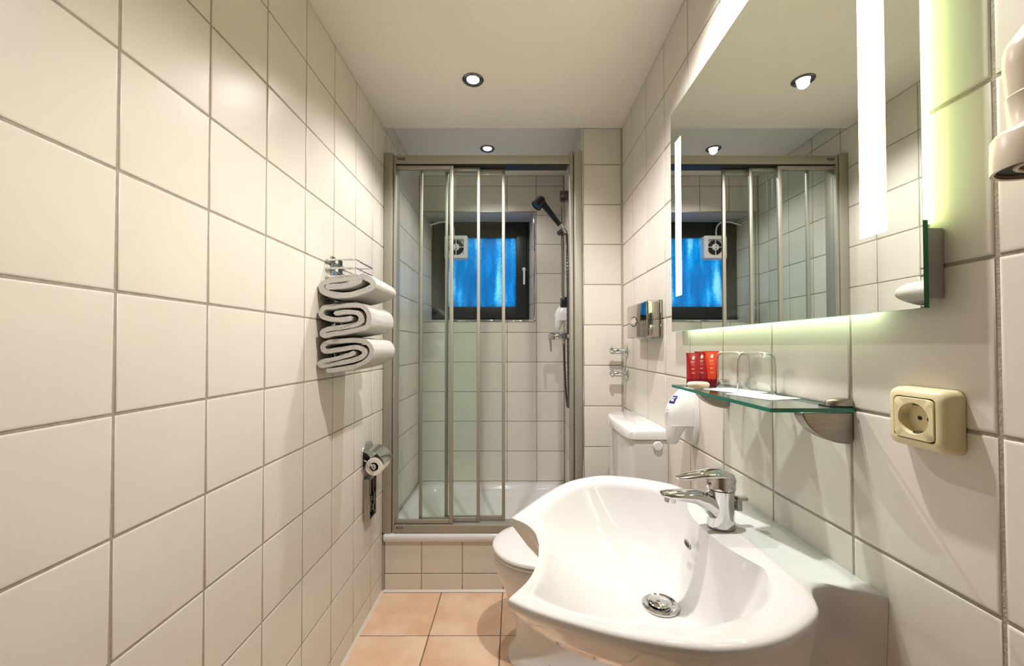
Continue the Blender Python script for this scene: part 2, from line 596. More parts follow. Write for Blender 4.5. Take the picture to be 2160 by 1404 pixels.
# ------------------------------------------------------------------ window
wx0, wx1, wz0, wz1 = -0.612, 0.106, 1.378, 2.106
win = thing('window_1', 'dark framed window with frosted pane in blue sky light in the shower', 'window', (-0.25, YW, 1.38), kind='structure')
mb = MB()
f1 = 0.03
for a in ((wx0, wx0 + f1, wz0, wz1), (wx1 - f1, wx1, wz0, wz1), (wx0 + f1, wx1 - f1, wz0, wz0 + f1), (wx0 + f1, wx1 - f1, wz1 - f1, wz1)):
    mb.bbox(a[0], a[1], YW - 0.004, YW + 0.06, a[2], a[3], 0.002)
obj('window_frame', mb, 'anthracite', win)
gx0, gx1, gz0, gz1 = -0.505, 0.008, 1.482, 1.986
sx0, sx1, sz0, sz1 = wx0 + 0.018, wx1 - 0.022, wz0 + 0.02, wz1 - 0.03
mb = MB()
for a in ((sx0, gx0, sz0, sz1), (gx1, sx1, sz0, sz1), (gx0, gx1, sz0, gz0), (gx0, gx1, gz1, sz1)):
    mb.bbox(a[0], a[1], YW - 0.018, YW + 0.04, a[2], a[3], 0.003)
obj('sash', mb, 'anthracite', win)
obj('pane', MB().box(gx0 - 0.01, gx1 + 0.01, YW + 0.004, YW + 0.010, gz0 - 0.01, gz1 + 0.01), 'frosted_pane', win, False)
for z in (2.03, 1.425):
    obj('hinge', MB().lathe([(0.006, -0.045), (0.007, -0.04), (0.007, 0.04), (0.006, 0.045)], (wx0 + 0.006, YW - 0.02, z), (0, 0, 1), 12), 'satin', win)
hd = obj('window_handle', MB().lathe([(0.014, 0), (0.015, 0.01), (0.011, 0.018)], (0.066, YW - 0.018, 1.752), (0, -1, 0), 20), 'white_plastic', win)
obj('lever', MB().loft([[(0.066 + x, YW - 0.045 + y, z) for x, y in rrect(0, 0, 0.0075, 0.007, 0.005, 3)] for z in (1.76, 1.70, 1.64)]).bbox(0.06, 0.072, YW - 0.04, YW - 0.02, 1.745, 1.757, 0.002), 'white_plastic', hd)

# extractor fan on the window
fan = thing('extractor_fan', 'white square extractor fan mounted on the frosted window', 'fan', (-0.42, YW - 0.02, 1.81))
fx0, fx1, fz0, fz1, fy = -0.500, -0.337, 1.817, 1.985, YW - 0.082
mb = MB()
mb.loft([[(x, YW - 0.019, z) for x, z in rrect(-0.4185, 1.901, 0.082, 0.084, 0.012)], [(x, fy + 0.008, z) for x, z in rrect(-0.4185, 1.901, 0.082, 0.084, 0.012)],
         [(x, fy, z) for x, z in rrect(-0.4185, 1.901, 0.075, 0.077, 0.012)], [(x, fy, z) for x, z in rrect(-0.4185, 1.901, 0.055, 0.057, 0.004)],
         [(x, fy + 0.018, z) for x, z in rrect(-0.4185, 1.901, 0.053, 0.055, 0.004)]], cap1=True)
obj('housing', mb, 'white_plastic', fan, True, 30)
mb = MB().lathe([(0.052, 0), (0.052, 0.004), (0.047, 0.006)], (-0.4185, fy + 0.017, 1.901), (0, -1, 0), 32)
obj('duct', mb, 'dark', fan)
hub = obj('fan_hub', MB().lathe([(0.025, 0), (0.025, 0.010), (0.020, 0.016)], (-0.4185, fy + 0.014, 1.901), (0, -1, 0), 28), 'white_plastic', fan)
obj('screw', MB().lathe([(0.004, 0), (0.004, 0.003)], (-0.4185, fy - 0.0005, 1.911), (0, -1, 0), 10), 'dark', hub)
obj('screw', MB().lathe([(0.004, 0), (0.004, 0.003)], (-0.4185, fy - 0.0005, 1.890), (0, -1, 0), 10), 'dark', hub)
for k in range(4):
    a = k * PI / 2
    c_, s_ = math.cos(a), math.sin(a)
    sp_ = MB().box(-0.0025, 0.0025, 0, 0.004, 0.022, 0.054)
    sp_.v = [(-0.4185 + x * c_ + z * s_, fy + 0.004 + y, 1.901 + z * c_ - x * s_) for x, y, z in sp_.v]
    obj('spoke', sp_, 'white_plastic', fan, False)
pts = catmull([(-0.44, YW - 0.045, 1.984), (-0.438, YW - 0.045, 2.02), (-0.445, YW - 0.05, 2.06), (-0.475, YW - 0.05, 2.085), (-0.53, YW - 0.06, 2.085), (-0.585, YW - 0.07, 2.066), (-0.607, YW - 0.07, 2.062)], 6)
obj('cable', MB().tube(pts, 0.006, 8), 'white_plastic', fan)

# ------------------------------------------------------------------ shower tray
tr_ = thing('shower_tray', 'white enamelled shower tray with rounded front lip', 'shower tray', (-0.16, 2.4, 0.243))
mb = MB()
cx, cy = (XL + XS) / 2, (2.006 + YB) / 2
hx, hy = (XS - XL) / 2 - 0.002, (YB - 2.006) / 2
R = lambda ix, iy0, iy1, r, z: [(x, y, z) for x, y in rrect(cx, cy + (iy0 - iy1) / 2, hx - ix, hy - (iy0 + iy1) / 2, r, 8)]
rings = [R(0.012, 0.02, 0.002, 0.01, 0.244), R(0.006, 0.006, 0.001, 0.012, 0.244), R(0.004, 0.001, 0.001, 0.012, 0.252), R(0.004, 0, 0.001, 0.012, 0.268),
         R(0.005, 0.004, 0.001, 0.012, 0.278), R(0.008, 0.012, 0.001, 0.015, 0.2815), R(0.05, 0.115, 0.05, 0.05, 0.2805), R(0.062, 0.125, 0.06, 0.06, 0.277),
         R(0.075, 0.138, 0.072, 0.07, 0.255), R(0.10, 0.16, 0.10, 0.08, 0.185), R(0.13, 0.19, 0.13, 0.08, 0.165), R(0.25, 0.3, 0.25, 0.08, 0.16)]
mb.loft(rings, True, True)
obj('tray_basin', mb, 'ceramic', tr_, True, 60)
obj('drain', MB().lathe([(0.045, 0), (0.045, 0.004), (0.035, 0.006), (0.0, 0.007)], (0.0, 2.42, 0.16), (0, 0, 1), 28), 'chrome', tr_)

# ------------------------------------------------------------------ shower enclosure
en = thing('shower_enclosure', 'framed glass sliding shower door pushed open to the left', 'shower door', (-0.16, 2.05, 0.283))
ZB_, ZT_ = 0.2835, 2.1465
obj('wall_profile', MB().bbox(XL + 0.001, -0.606, 2.018, 2.10, ZB_, 2.158, 0.004).bbox(-0.604, -0.592, 2.024, 2.10, ZB_, 2.150, 0.003), 'satin', en)
obj('wall_profile', MB().bbox(0.294, XS - 0.003, 2.018, 2.075, ZB_, 2.172, 0.005).bbox(0.272, 0.2915, 2.026, 2.065, ZB_, 2.166, 0.004), 'satin', en)
tr1 = obj('top_rail', MB().bbox(-0.592, 0.272, 2.020, 2.095, 2.104, ZT_, 0.003), 'satin', en)
obj('gap_strip', MB().box(-0.590, 0.266, 2.026, 2.093, 2.101, 2.1045), 'dark', tr1, False)  # dark strip stands in for the shaded gap under the rail
br = obj('bottom_rail', MB().bbox(-0.592, 0.272, 2.018, 2.095, ZB_, 0.322, 0.004), 'satin', en)
for z, par, sc in ((2.128, tr1, 1), (0.3105, br, 1)):
    pl = obj('maker_plate', MB().bbox(-0.582, -0.548, 2.0165, 2.021, z - 0.0055, z + 0.0055, 0.0008), 'dark', par)
    # tiny plate face with lettering strokes
    mb = MB().box(-0.580, -0.550, 2.0160, 2.0166, z - 0.004, z + 0.004)
    obj('plate_face', mb, 'satin', par, False)
    mb = MB()
    xx = -0.578
    for k, wd in enumerate((0.003, 0.0022, 0.003, 0.0024, 0.003, 0.002, 0.003)):
        mb.box(xx, xx + wd, 2.0155, 2.0161, z - 0.0024, z + (0.0026 if k in (0, 5) else 0.001))
        xx += wd + 0.0009
    obj('lettering', mb, 'dark', par, False)


def panel(x0, x1, y, sl, sr, rail_front):
    """glass pane with stiles (widths sl, sr) and slim rails"""
    z0, z1 = 0.324, 2.100
    g = obj('door_panel', MB().box(x0 + 0.004, x1 - 0.004, y - 0.0025, y + 0.0025, z0 + 0.008, z1 - 0.006), 'pane_glass', en, False)
    obj('stile', MB().bbox(x0, x0 + sl, y - 0.008, y + 0.008, z0, z1, 0.003), 'satin', g)
    obj('stile', MB().bbox(x1 - sr, x1, y - 0.008, y + 0.008, z0, z1, 0.003), 'satin', g)
    obj('rail', MB().bbox(x0 + sl, x1 - sr, y - 0.007, y + 0.007, z1 - 0.018, z1, 0.002), 'satin', g)
    obj('rail', MB().bbox(x0 + sl, x1 - sr, y - 0.007, y + 0.007, z0, z0 + 0.02, 0.002), 'satin', g)


panel(-0.600, -0.307, 2.038, 0.010, 0.0185, True)
panel(-0.479, -0.176, 2.060, 0.0145, 0.0155, False)
panel(-0.3555, -0.050, 2.082, 0.0165, 0.0165, False)

# ------------------------------------------------------------------ downlights


def downlight(x, y, z, label, power, name='downlight', spot=2.36):
    t = thing(name, label, 'ceiling light', (x, y, z), 'recessed ceiling downlights')
    obj('trim_ring', MB().lathe([(0.043, 0.0), (0.043, -0.003), (0.039, -0.0065), (0.034, -0.006), (0.027, -0.002), (0.024, -0.0008)], (x, y, z), (0, 0, 1), 40, cap0=False, cap1=False), 'dark_chrome', t)
    obj('bulb_lens', MB().lathe([(0.0255, -0.0005), (0.025, -0.0022), (0.018, -0.0042), (0.0, -0.005)], (x, y, z), (0, 0, 1), 32), 'lamp_glow', t)
    ld = bpy.data.lights.new('downlight_beam', 'SPOT')
    ld.energy = power
    ld.color = (1.0, 0.93, 0.89)
    ld.spot_size = spot
    ld.spot_blend = 0.55
    ld.shadow_soft_size = 0.022
    lo = bpy.data.objects.new('downlight_beam', ld)
    C.objects.link(lo)
    lo.parent = t
    lo.location = (0, 0, -0.012)
    return t


downlight(-0.171, 1.655, ZC, 'lit round downlight in the cream room ceiling', P_ROOM)
downlight(0.234, 0.915, ZC, 'lit round downlight in the room ceiling above the washbasin', P_BASIN)
downlight(-0.162, 2.395, ZS, 'lit round downlight in the raised shower ceiling', P_SHOWER)

# ------------------------------------------------------------------ slide rail, handset, mixer in the shower
YS = 2.45
sb = thing('shower_slide_rail', 'chrome slide rail with black handset and ribbed hose in the shower', 'shower set', (XS, YS, 1.44))
obj('rod', MB().lathe([(0.009, 1.44), (0.009, 2.11)], (0.286, YS, 0), (0, 0, 1), 16), 'polished_steel', sb)
obj('bracket', MB().bbox(0.270, XS - 0.001, YS - 0.02, YS + 0.02, 2.066, 2.128, 0.006), 'dark_chrome', sb)
obj('bracket', MB().bbox(0.272, XS - 0.001, YS - 0.02, YS + 0.02, 1.428, 1.492, 0.006), 'dark_chrome', sb)
ho = obj('handset_holder', MB().bbox(0.262, 0.305, YS - 0.032, YS + 0.016, 1.862, 1.892, 0.008), 'dark_chrome', sb)
obj('knob', MB().lathe([(0.011, 0), (0.013, 0.004), (0.013, 0.016), (0.008, 0.02)], (0.272, YS - 0.02, 1.872), (-1, -0.25, -0.1), 18), 'dark_chrome', ho)
A, B = Vector((0.298, YS - 0.022, 1.880)), Vector((0.158, YS - 0.05, 2.048))
dv = (B - A).normalized()
hs = obj('handset', MB().tube([A + dv * 0.048, A + dv * 0.07, A + dv * 0.14, B - dv * 0.01, B], [0.0135, 0.0145, 0.0165, 0.019, 0.015], 18), 'handset_black', sb)
hax = Vector((-0.62, -0.15, -0.77)).normalized()
obj('spray_head', MB().lathe([(0.012, -0.034), (0.024, -0.026), (0.030, -0.008), (0.032, 0.02), (0.0335, 0.036), (0.030, 0.038), (0.028, 0.034)], B + Vector((-0.012, -0.004, -0.002)), hax, 28), 'handset_black', hs)
obj('grip_sleeve', MB().tube([A - dv * 0.012, A, A + dv * 0.05], [0.011, 0.0145, 0.0135], 18), 'chrome', hs)
pts = catmull([A - dv * 0.01, (0.309, YS - 0.025, 1.846), (0.3085, YS - 0.05, 1.72), (0.3095, YS - 0.06, 1.5), (0.3105, YS - 0.06, 1.2), (0.3125, YS - 0.06, 0.97), (0.3145, YS - 0.055, 0.862),
               (0.3105, YS - 0.035, 0.845), (0.304, YS - 0.02, 0.90), (0.297, YS - 0.002, 1.05), (0.292, YS, 1.225)], 40)
rr = [0.0078 if k % 4 < 2 else 0.0064 for k in range(len(pts))]
obj('hose', MB().tube(pts, rr, 8), 'dark_chrome', sb, True, 80)
mxr = thing('shower_mixer', 'chrome shower mixer with hanging lever on the shower wall', 'mixer tap', (XS, YS, 1.255))
mb = MB().lathe([(0.019, -0.085), (0.022, -0.08), (0.022, -0.03), (0.026, -0.022), (0.026, 0.022), (0.022, 0.03), (0.022, 0.08), (0.019, 0.085)], (0.285, YS, 1.255), (0, 1, 0), 24)
obj('body', mb, 'chrome', mxr)
for s in (-0.066, 0.066):
    obj('wall_rosette', MB().lathe([(0.031, 0), (0.031, 0.004), (0.02, 0.012), (0.014, 0.014), (0.014, 0.05)], (XS - 0.0005, YS + s, 1.255), (-1, 0, 0), 24), 'chrome', mxr)
obj('cartridge', MB().lathe([(0.021, 0), (0.022, 0.03), (0.019, 0.035), (0.019, 0.042), (0.023, 0.046), (0.023, 0.068), (0.017, 0.075)], (0.280, YS, 1.256), (-1, 0, 0), 24), 'chrome', mxr)
lv = catmull([(0.214, YS - 0.005, 1.268), (0.207, YS - 0.012, 1.25), (0.211, YS - 0.02, 1.21), (0.213, YS - 0.025, 1.165)], 6)
obj('lever', MB().tube(lv, [0.012 - 0.007 * k / (len(lv) - 1) for k in range(len(lv))], 14), 'chrome', mxr)
obj('hose_nut', MB().lathe([(0.011, 0), (0.011, 0.02), (0.013, 0.022), (0.013, 0.03)], (0.292, YS, 1.212), (0, 0, 1), 12), 'chrome', mxr)


# ------------------------------------------------------------------ wall soap dispensers
def dispenser(name, label, xw, yc, zt, label_on, s=1.0):
    """teardrop bottle dispenser, front towards -X; zt = top, about 0.18 tall"""
    t = thing(name, label, 'soap dispenser', (xw, yc, zt - 0.18), 'white wall soap dispensers')
    mb = MB()
    rings = []
    for k in range(17):
        f = k / 16
        z = zt - 0.122 * f
        wy = 0.040 * (math.sin(PI * min(0.5, 0.04 + f * 0.62)) ** 0.75) * (1.0 - 0.10 * max(0, f - 0.55))
        px = 0.084 * (math.sin(PI * min(0.56, 0.03 + f * 0.60)) ** 0.75)
        ring = []
        for j in range(21):
            a = PI * j / 20
            ring.append((xw - 0.012 - max(px - 0.012, 0.002) * math.sin(a) ** 0.75, yc + wy * math.cos(a), z))
        rings.append(ring)
    mb.loft(rings)
    b = obj('bottle', mb, 'white_plastic', t, True, 50)
    mb = MB()
    rings = []
    for z, xo, rx, ry in ((0.1222, 0.052, 0.030, 0.034), (0.135, 0.056, 0.027, 0.029), (0.155, 0.060, 0.021, 0.022), (0.175, 0.063, 0.015, 0.016), (0.180, 0.0635, 0.012, 0.013)):
        rings.append([(xw - xo + rx * math.cos(2 * PI * j / 24), yc + ry * math.sin(2 * PI * j / 24), zt - z) for j in range(24)])
    mb.loft(rings)
    obj('spout', mb, 'white_plastic', t, True, 50)
    poly = []
    for k in range(25):
        f = k / 24
        poly.append((yc + 0.043 * math.sin(PI * (0.10 + 0.55 * min(f * 1.3, 1))) ** 0.6 * (1 if f < 0.78 else 1 - (f - 0.78) * 2.6), zt - 0.004 - 0.175 * f))
    poly += [(2 * yc - y, z) for y, z in poly[::-1]]
    obj('wall_plate', MB().prism(poly, 0, xw - 0.014, xw - 0.0005), 'white_plastic', t, True, 30)
    if label_on:
        # small navy label with a white mark, and print lines, lying on the bottle front
        def surf(a, f):
            z = zt - 0.122 * f
            wy = 0.040 * (math.sin(PI * min(0.5, 0.04 + f * 0.62)) ** 0.75) * (1.0 - 0.10 * max(0, f - 0.55))
            px = 0.084 * (math.sin(PI * min(0.56, 0.03 + f * 0.60)) ** 0.75)
            return Vector((xw - 0.012 - max(px - 0.012, 0.002) * math.sin(a) ** 0.75, yc + wy * math.cos(a), z))

        def patch(a0, a1, f0, f1, off):
            vs = []
            for fi in range(5):
                for ai in range(4):
                    a, f = a0 + (a1 - a0) * ai / 3, f0 + (f1 - f0) * fi / 4
                    p = surf(a, f)
                    n_ = Vector((p.x - xw, (p.y - yc) * 1.3, 0.01)).normalized()
                    vs.append(p + n_ * off)
            fs = [(i * 4 + j, i * 4 + j + 1, i * 4 + j + 5, i * 4 + j + 4) for i in range(4) for j in range(3)]
            return vs, fs
        lb = obj('front_label', MB().add(*patch(1.62, 2.2, 0.30, 0.48, 0.0012)), 'navy', t)
        mb = MB()
        for f0, f1, a0, a1 in ((0.34, 0.36, 1.74, 2.06), (0.375, 0.40, 1.72, 2.0), (0.41, 0.43, 1.78, 2.08)):
            mb.add(*patch(a0, a1, f0, f1, 0.0017))
        obj('label_mark', mb, 'print_white', lb)
        mb = MB()
        for f0, a1 in ((0.57, 1.78), (0.63, 1.92), (0.69, 1.96), (0.72, 1.94), (0.75, 1.96), (0.78, 1.9)):
            mb.add(*patch(1.66, a1, f0, f0 + 0.012, 0.0010))
        obj('fine_print', mb, 'print_grey', t)
    obj('rivet', MB().lathe([(0.003, 0), (0.003, 0.0015)], (xw - 0.02, yc - 0.036, zt - 0.108), (0, -1, 0), 8), 'dark', t)
    return t


dispenser('soap_dispenser', 'white wall soap dispenser with navy label beside the glass shelf', XR, 1.228, 1.086, True)
dispenser('soap_dispenser', 'white wall soap dispenser inside the shower above the mixer', XS, 2.60, 1.482, False)

# ------------------------------------------------------------------ mirror with lights
mi = thing('illuminated_mirror', 'large wall mirror with two glowing frosted light strips', 'mirror', (XR, 0.90, 1.243))
MY0, MY1, MZ0, MZ1 = 0.503, 1.315, 1.243, 1.943
XF, XBK = 0.5045, 0.5110
mb = MB()
# front face is the mirror (slot 0), rims are green glass (slot 1)
mb.add([(XF, MY0, MZ0), (XF, MY1, MZ0), (XF, MY1, MZ1), (XF, MY0, MZ1), (XBK, MY0, MZ0), (XBK, MY1, MZ0), (XBK, MY1, MZ1), (XBK, MY0, MZ1)], [(0, 1, 2, 3)], 0)
mb.f += [(0, 4, 5, 1), (1, 5, 6, 2), (2, 6, 7, 3), (3, 7, 4, 0), (4, 7, 6, 5)]
mb.mi += [1] * 5
obj('mirror_glass', mb, ['mirror', 'mirror_edge'], mi, False)
obj('mirror_box', MB().bbox(XBK + 0.0005, XR - 0.0005, MY0 + 0.02, MY1 - 0.02, MZ0 + 0.02, MZ1 - 0.02, 0.001), 'grey_plastic', mi)
obj('box_end', MB().bbox(XBK + 0.0005, XR - 0.0005, MY0 + 0.003, MY0 + 0.0195, MZ0 + 0.012, 1.343, 0.001), 'grey_plastic', mi)
for y in (0.552, 1.236):
    obj('light_strip', MB().box(XF - 0.0006, XF - 0.0001, y, y + 0.042, 1.352, 1.836), 'strip_light', mi, False)
obj('side_slot', MB().box(XBK + 0.002, XR - 0.004, MY0 + 0.0135, MY0 + 0.0195, 1.352, 1.836), 'side_light', mi, False)
obj('side_slot', MB().box(XBK + 0.002, XR - 0.004, MY1 - 0.0195, MY1 - 0.0135, 1.352, 1.836), 'side_light', mi, False)
obj('bottom_slot', MB().box(XBK + 0.002, XR - 0.004, MY0 + 0.09, MY1 - 0.06, MZ0 + 0.006, MZ0 + 0.0195), 'bottom_light', mi, False)
obj('edge_glow_strip', MB().box(XF + 0.0004, XBK - 0.0004, MY0 - 0.0006, MY0 - 0.0001, 1.352, 1.836), 'edge_glow', mi, False)  # rim glow added as thin emitting strips on the glass
obj('edge_glow_strip', MB().box(XF + 0.0002, XBK - 0.0004, MY0, MY1, MZ1 + 0.0001, MZ1 + 0.0006), 'edge_glow_faint', mi, False)
obj('edge_glow_strip', MB().box(XF + 0.0002, XBK - 0.0004, MY0 + 0.08, MY1, MZ0 - 0.0006, MZ0 - 0.0001), 'edge_glow_faint', mi, False)

# ------------------------------------------------------------------ glass shelf
sh = thing('glass_shelf', 'clear glass wall shelf with green edge on two metal brackets', 'shelf', (XR, 0.84, 1.04))
SX0, SY0, SY1, SZ0, SZ1 = 0.398, 0.640, 1.040, 1.0925, 1.0990
mb = MB()
c = [(SX0, SY0), (SX0, SY1), (XR - 0.004, SY1), (XR - 0.004, SY0)]
mb.add([(*p, SZ0) for p in c] + [(*p, SZ1) for p in c], [(0, 1, 2, 3), (4, 7, 6, 5)], 0)
mb.f += [(0, 4, 5, 1), (1, 5, 6, 2), (2, 6, 7, 3), (3, 7, 4, 0)]
mb.mi += [1] * 4
obj('shelf_pane', mb, ['shelf_glass', 'glass_edge'], sh, False)
for yb in (0.645, 1.018):
    poly = [(XR - 0.001, SZ0 - 0.0005), (0.452, SZ0 - 0.0005)]
    for k in range(13):
        f = k / 12
        a = PI / 2 * f
        poly.append((0.452 + (XR - 0.001 - 0.452) * (1 - math.cos(a)) ** 0.9 * 0.93, SZ0 - 0.004 - 0.047 * math.sin(a) ** 1.1))
    poly.append((XR - 0.001, SZ0 - 0.046))
    b = obj('bracket', MB().prism([(x, z) for x, z in poly], 1, yb, yb + 0.022), 'brushed', sh, True, 30)
    mod = b.modifiers.new('bevel', 'BEVEL')
    mod.width = 0.0025
    mod.segments = 2
    obj('clamp', MB().loft([[(XR - 0.001 - 0.036 * (1 - h * h * 0.5) * f_, yb + 0.011 + 0.012 * s_ * (1 - h * 0.35), SZ1 + 0.0135 * math.sqrt(max(0, 1 - (1 - h) ** 2)) ** 1.0) for f_, s_ in
            [(0, -1), (0.5, -1), (0.85, -0.75), (1, -0.25), (1, 0.25), (0.85, 0.75), (0.5, 1), (0, 1)]] for h in (0.02, 0.3, 0.6, 0.85, 1.0)]), 'brushed', b, True, 50)
    obj('clamp_pad', MB().box(XR - 0.040, XR - 0.002, yb - 0.0005, yb + 0.0225, SZ1 + 0.0001, SZ1 + 0.003), 'dark', b, False)


# tubes
def tube_bottle(label, x, y, rz, mat, h=0.083, lines=4):
    t = thing('cosmetic_tube', label, 'cosmetic tube', (x, y, SZ1), 'red cosmetic tubes on the glass shelf')
    rings = []
    n = 24
    for k in range(9):
        f = k / 8
        z = 0.0165 + (h - 0.0165) * f
        a = 0.0168 + 0.0012 * f
        b = 0.0115 * (1 - f ** 1.6) + 0.0009
        rings.append([(a * math.cos(2 * PI * j / n), b * math.sin(2 * PI * j / n), z) for j in range(n)])
    Mx = Matrix.Translation((x, y, SZ1)) @ Matrix.Rotation(rz, 4, 'Z')
    parts = []
    parts.append(('tube_body', MB().loft(rings), mat))
    parts.append(('crimp', MB().box(-0.0182, 0.0182, -0.0011, 0.0011, h - 0.006, h + 0.0005), mat))
    parts.append(('cap', MB().loft([[(a * math.cos(2 * PI * j / n), b * math.sin(2 * PI * j / n), z) for j in range(n)] for a, b, z in ((0.0165, 0.0112, 0.0), (0.0172, 0.0122, 0.001), (0.0172, 0.0122, 0.0158), (0.0165, 0.0112, 0.0163))]), 'red_cap'))

    def fy(f, xx):
        b = 0.0115 * (1 - f ** 1.6) + 0.0009
        a = 0.0168 + 0.0012 * f
        return -b * math.sqrt(max(0, 1 - (xx / a) ** 2)) - 0.0003
    zf = lambda f: 0.0165 + (h - 0.0165) * f
    mb = MB()
    ov = []
    for k in range(14):
        a = 2 * PI * k / 14
        px, pf = -0.002 + 0.0036 * math.cos(a) + 0.0014 * math.sin(a), 0.82 + 0.075 * math.sin(a)
        ov.append((px, fy(pf, px), zf(pf)))
    mb.add(ov, [tuple(range(14))])
    parts.append(('leaf_mark', mb, 'print_white'))
    mb = MB()
    for f0, xw_, th in ((0.66, 0.010, 0.012), (0.615, 0.008, 0.007), (0.54, 0.0095, 0.005), (0.40, 0.008, 0.006), (0.37, 0.0055, 0.006), (0.25, 0.0065, 0.005), (0.22, 0.008, 0.005)):
        xs = [-0.010 + (xw_ + 0.0) * q / 4 for q in range(5)]
        vs = [(q, fy(f0, q), zf(f0)) for q in xs] + [(q, fy(f0 + th * 1.6, q), zf(f0 + th * 1.6)) for q in xs]
        mb.add(vs, [(i, i + 1, i + 6, i + 5) for i in range(4)])
    parts.append(('print_lines', mb, 'print_white'))
    for nm, mb, mt in parts:
        mb.v = [tuple(Mx @ Vector(p)) for p in mb.v]
        obj(nm, mb, mt, t, True, 50)


tube_bottle('dark red cosmetic tube nearest the shelf front, behind the soap', 0.440, 1.010, 0.10, 'red_a', 0.080)
tube_bottle('deep red cosmetic tube in the middle of the three', 0.4635, 1.016, 0.10, 'red_b', 0.0835)
tube_bottle('bright orange red cosmetic tube beside the drinking glasses', 0.4875, 1.014, 0.10, 'red_c', 0.085)

# soap bar
so = MB()
n = 28
rg = []
for z, s in ((0.0, 0.80), (0.002, 0.93), (0.007, 1.0), (0.011, 0.95), (0.0135, 0.82), (0.0145, 0.5)):
    rg.append([(0.428 + s * 0.0245 * (abs(math.cos(2 * PI * j / n)) ** 0.7) * math.copysign(1, math.cos(2 * PI * j / n)), 0.957 + s * 0.017 * (abs(math.sin(2 * PI * j / n)) ** 0.7) * math.copysign(1, math.sin(2 * PI * j / n)), SZ1 + z) for j in range(n)])
tag(obj('soap_bar', so.loft(rg), 'soap', None, True, 60), 'small pale bar of soap at the front of the glass shelf', 'soap')

# paper mats under the glasses
for (px, py, rz, z, lab) in ((0.478, 0.893, 0.35, 0.0002, 'white paper mat under the farther drinking glass'), (0.475, 0.790, 0.30, 0.0008, 'white paper mat under the nearer drinking glass')):
    c_, s_ = math.cos(rz), math.sin(rz)
    q = [(px + c_ * a - s_ * b, py + s_ * a + c_ * b) for a, b in rrect(0, 0, 0.037, 0.052, 0.004, 3)]
    tag(obj('paper_mat', MB().prism(q, 2, SZ1 + z, SZ1 + z + 0.0005), 'paper', None, False), lab, 'paper mat', 'paper mats on the glass shelf')


def tumbler(x, y, z, label):
    prof = [(0.0335, 0.0), (0.0345, 0.001), (0.0345, 0.05), (0.0335, 0.072), (0.031, 0.080), (0.026, 0.084), (0.0, 0.0845),
            (0.0, 0.080), (0.025, 0.0795), (0.0295, 0.0765), (0.0318, 0.070), (0.0330, 0.05), (0.0332, 0.001), (0.0335, 0.0)]
    seg = 36
    rings = [[(x + max(r, 1e-5) * math.cos(2 * PI * k / seg), y + max(r, 1e-5) * math.sin(2 * PI * k / seg), z + h) for k in range(seg)] for r, h in prof]
    o = obj('drinking_glass', MB().loft(rings, False, False), 'clear_glass', None, True, 60)
    bm = bmesh.new()
    bm.from_mesh(o.data)
    bmesh.ops.remove_doubles(bm, verts=bm.verts[:], dist=1e-4)
    bmesh.ops.recalc_face_normals(bm, faces=bm.faces[:])
    bm.to_mesh(o.data)
    bm.free()
    tag(o, label, 'glass', 'upturned drinking glasses on the shelf')


tumbler(0.492, 0.925, SZ1 + 0.0009, 'upturned clear drinking glass next to the red tubes')
tumbler(0.4845, 0.822, SZ1 + 0.0015, 'upturned clear drinking glass nearest the viewer')

# ------------------------------------------------------------------ washbasin
YC = 0.825
bas = thing('washbasin', 'white ceramic washbasin with scooped front edge on right wall', 'washbasin', (XR, YC, 0.64))
XW = XR - 0.0005
segs_o = [[(XW, 0, .838), (XW, .12, .838), (XW, .235, .838)],
          [(XW, .235, .838), (.456, .200, .834), (.413, .262, .835), (.33, .313, .836), (.24, .330, .836), (.15, .303, .829), (.075, .247, .813), (.022, .195, .798), (-.012, .157, .790)],
          [(-.012, .157, .790), (.022, .112, .795), (.041, .058, .800), (.047, 0, .801)]]
segs_i = [[(.374, 0, .833), (.381, .075, .833), (.407, .150, .833)],
          [(.407, .150, .833), (.396, .180, .832), (.36, .232, .830), (.30, .268, .829), (.23, .281, .828), (.158, .262, .820), (.098, .216, .803), (.055, .168, .789), (.030, .137, .782)],
          [(.030, .137, .782), (.050, .100, .786), (.062, .053, .790), (.067, 0, .791)]]
NS = (10, 6, 8)


def half(segs):
    out = []
    for s, n_ in zip(segs, NS):
        p = catmull(s, n_)
        out += p[:-1]
    out.append(p[-1])
    return out


def full(hp):
    """mirror the half ring (v >= 0) into a closed loop"""
    a = [Vector((p.x, YC + p.y, p.z)) for p in hp]
    b = [Vector((p.x, YC - p.y, p.z)) for p in hp[1:-1]][::-1]
    return a + b


ho_, hi_ = half(segs_o), half(segs_i)
nb1 = NS[0] * 2
nb2 = nb1 + NS[1] * 8
N = len(ho_)
drn = Vector((0.290, 0, 0.678))
ax = 0.40


def under(hp, f, dz, zfix=None):
    out = []
    for k, p in enumerate(hp):
        g = min(1.0, max(0.10, (XW - p.x) / 0.28))       # steep flanks near the wall, undercut towards the front
        fe = 1 - (1 - f) * g
        if k <= nb1:
            q = Vector((XW, p.y * fe, p.z))
        else:
            q = Vector((ax + (p.x - ax) * fe if p.x < ax else p.x, p.y * fe, p.z))
        q.z = zfix if zfix is not None else p.z + dz
        out.append(q)
    return out


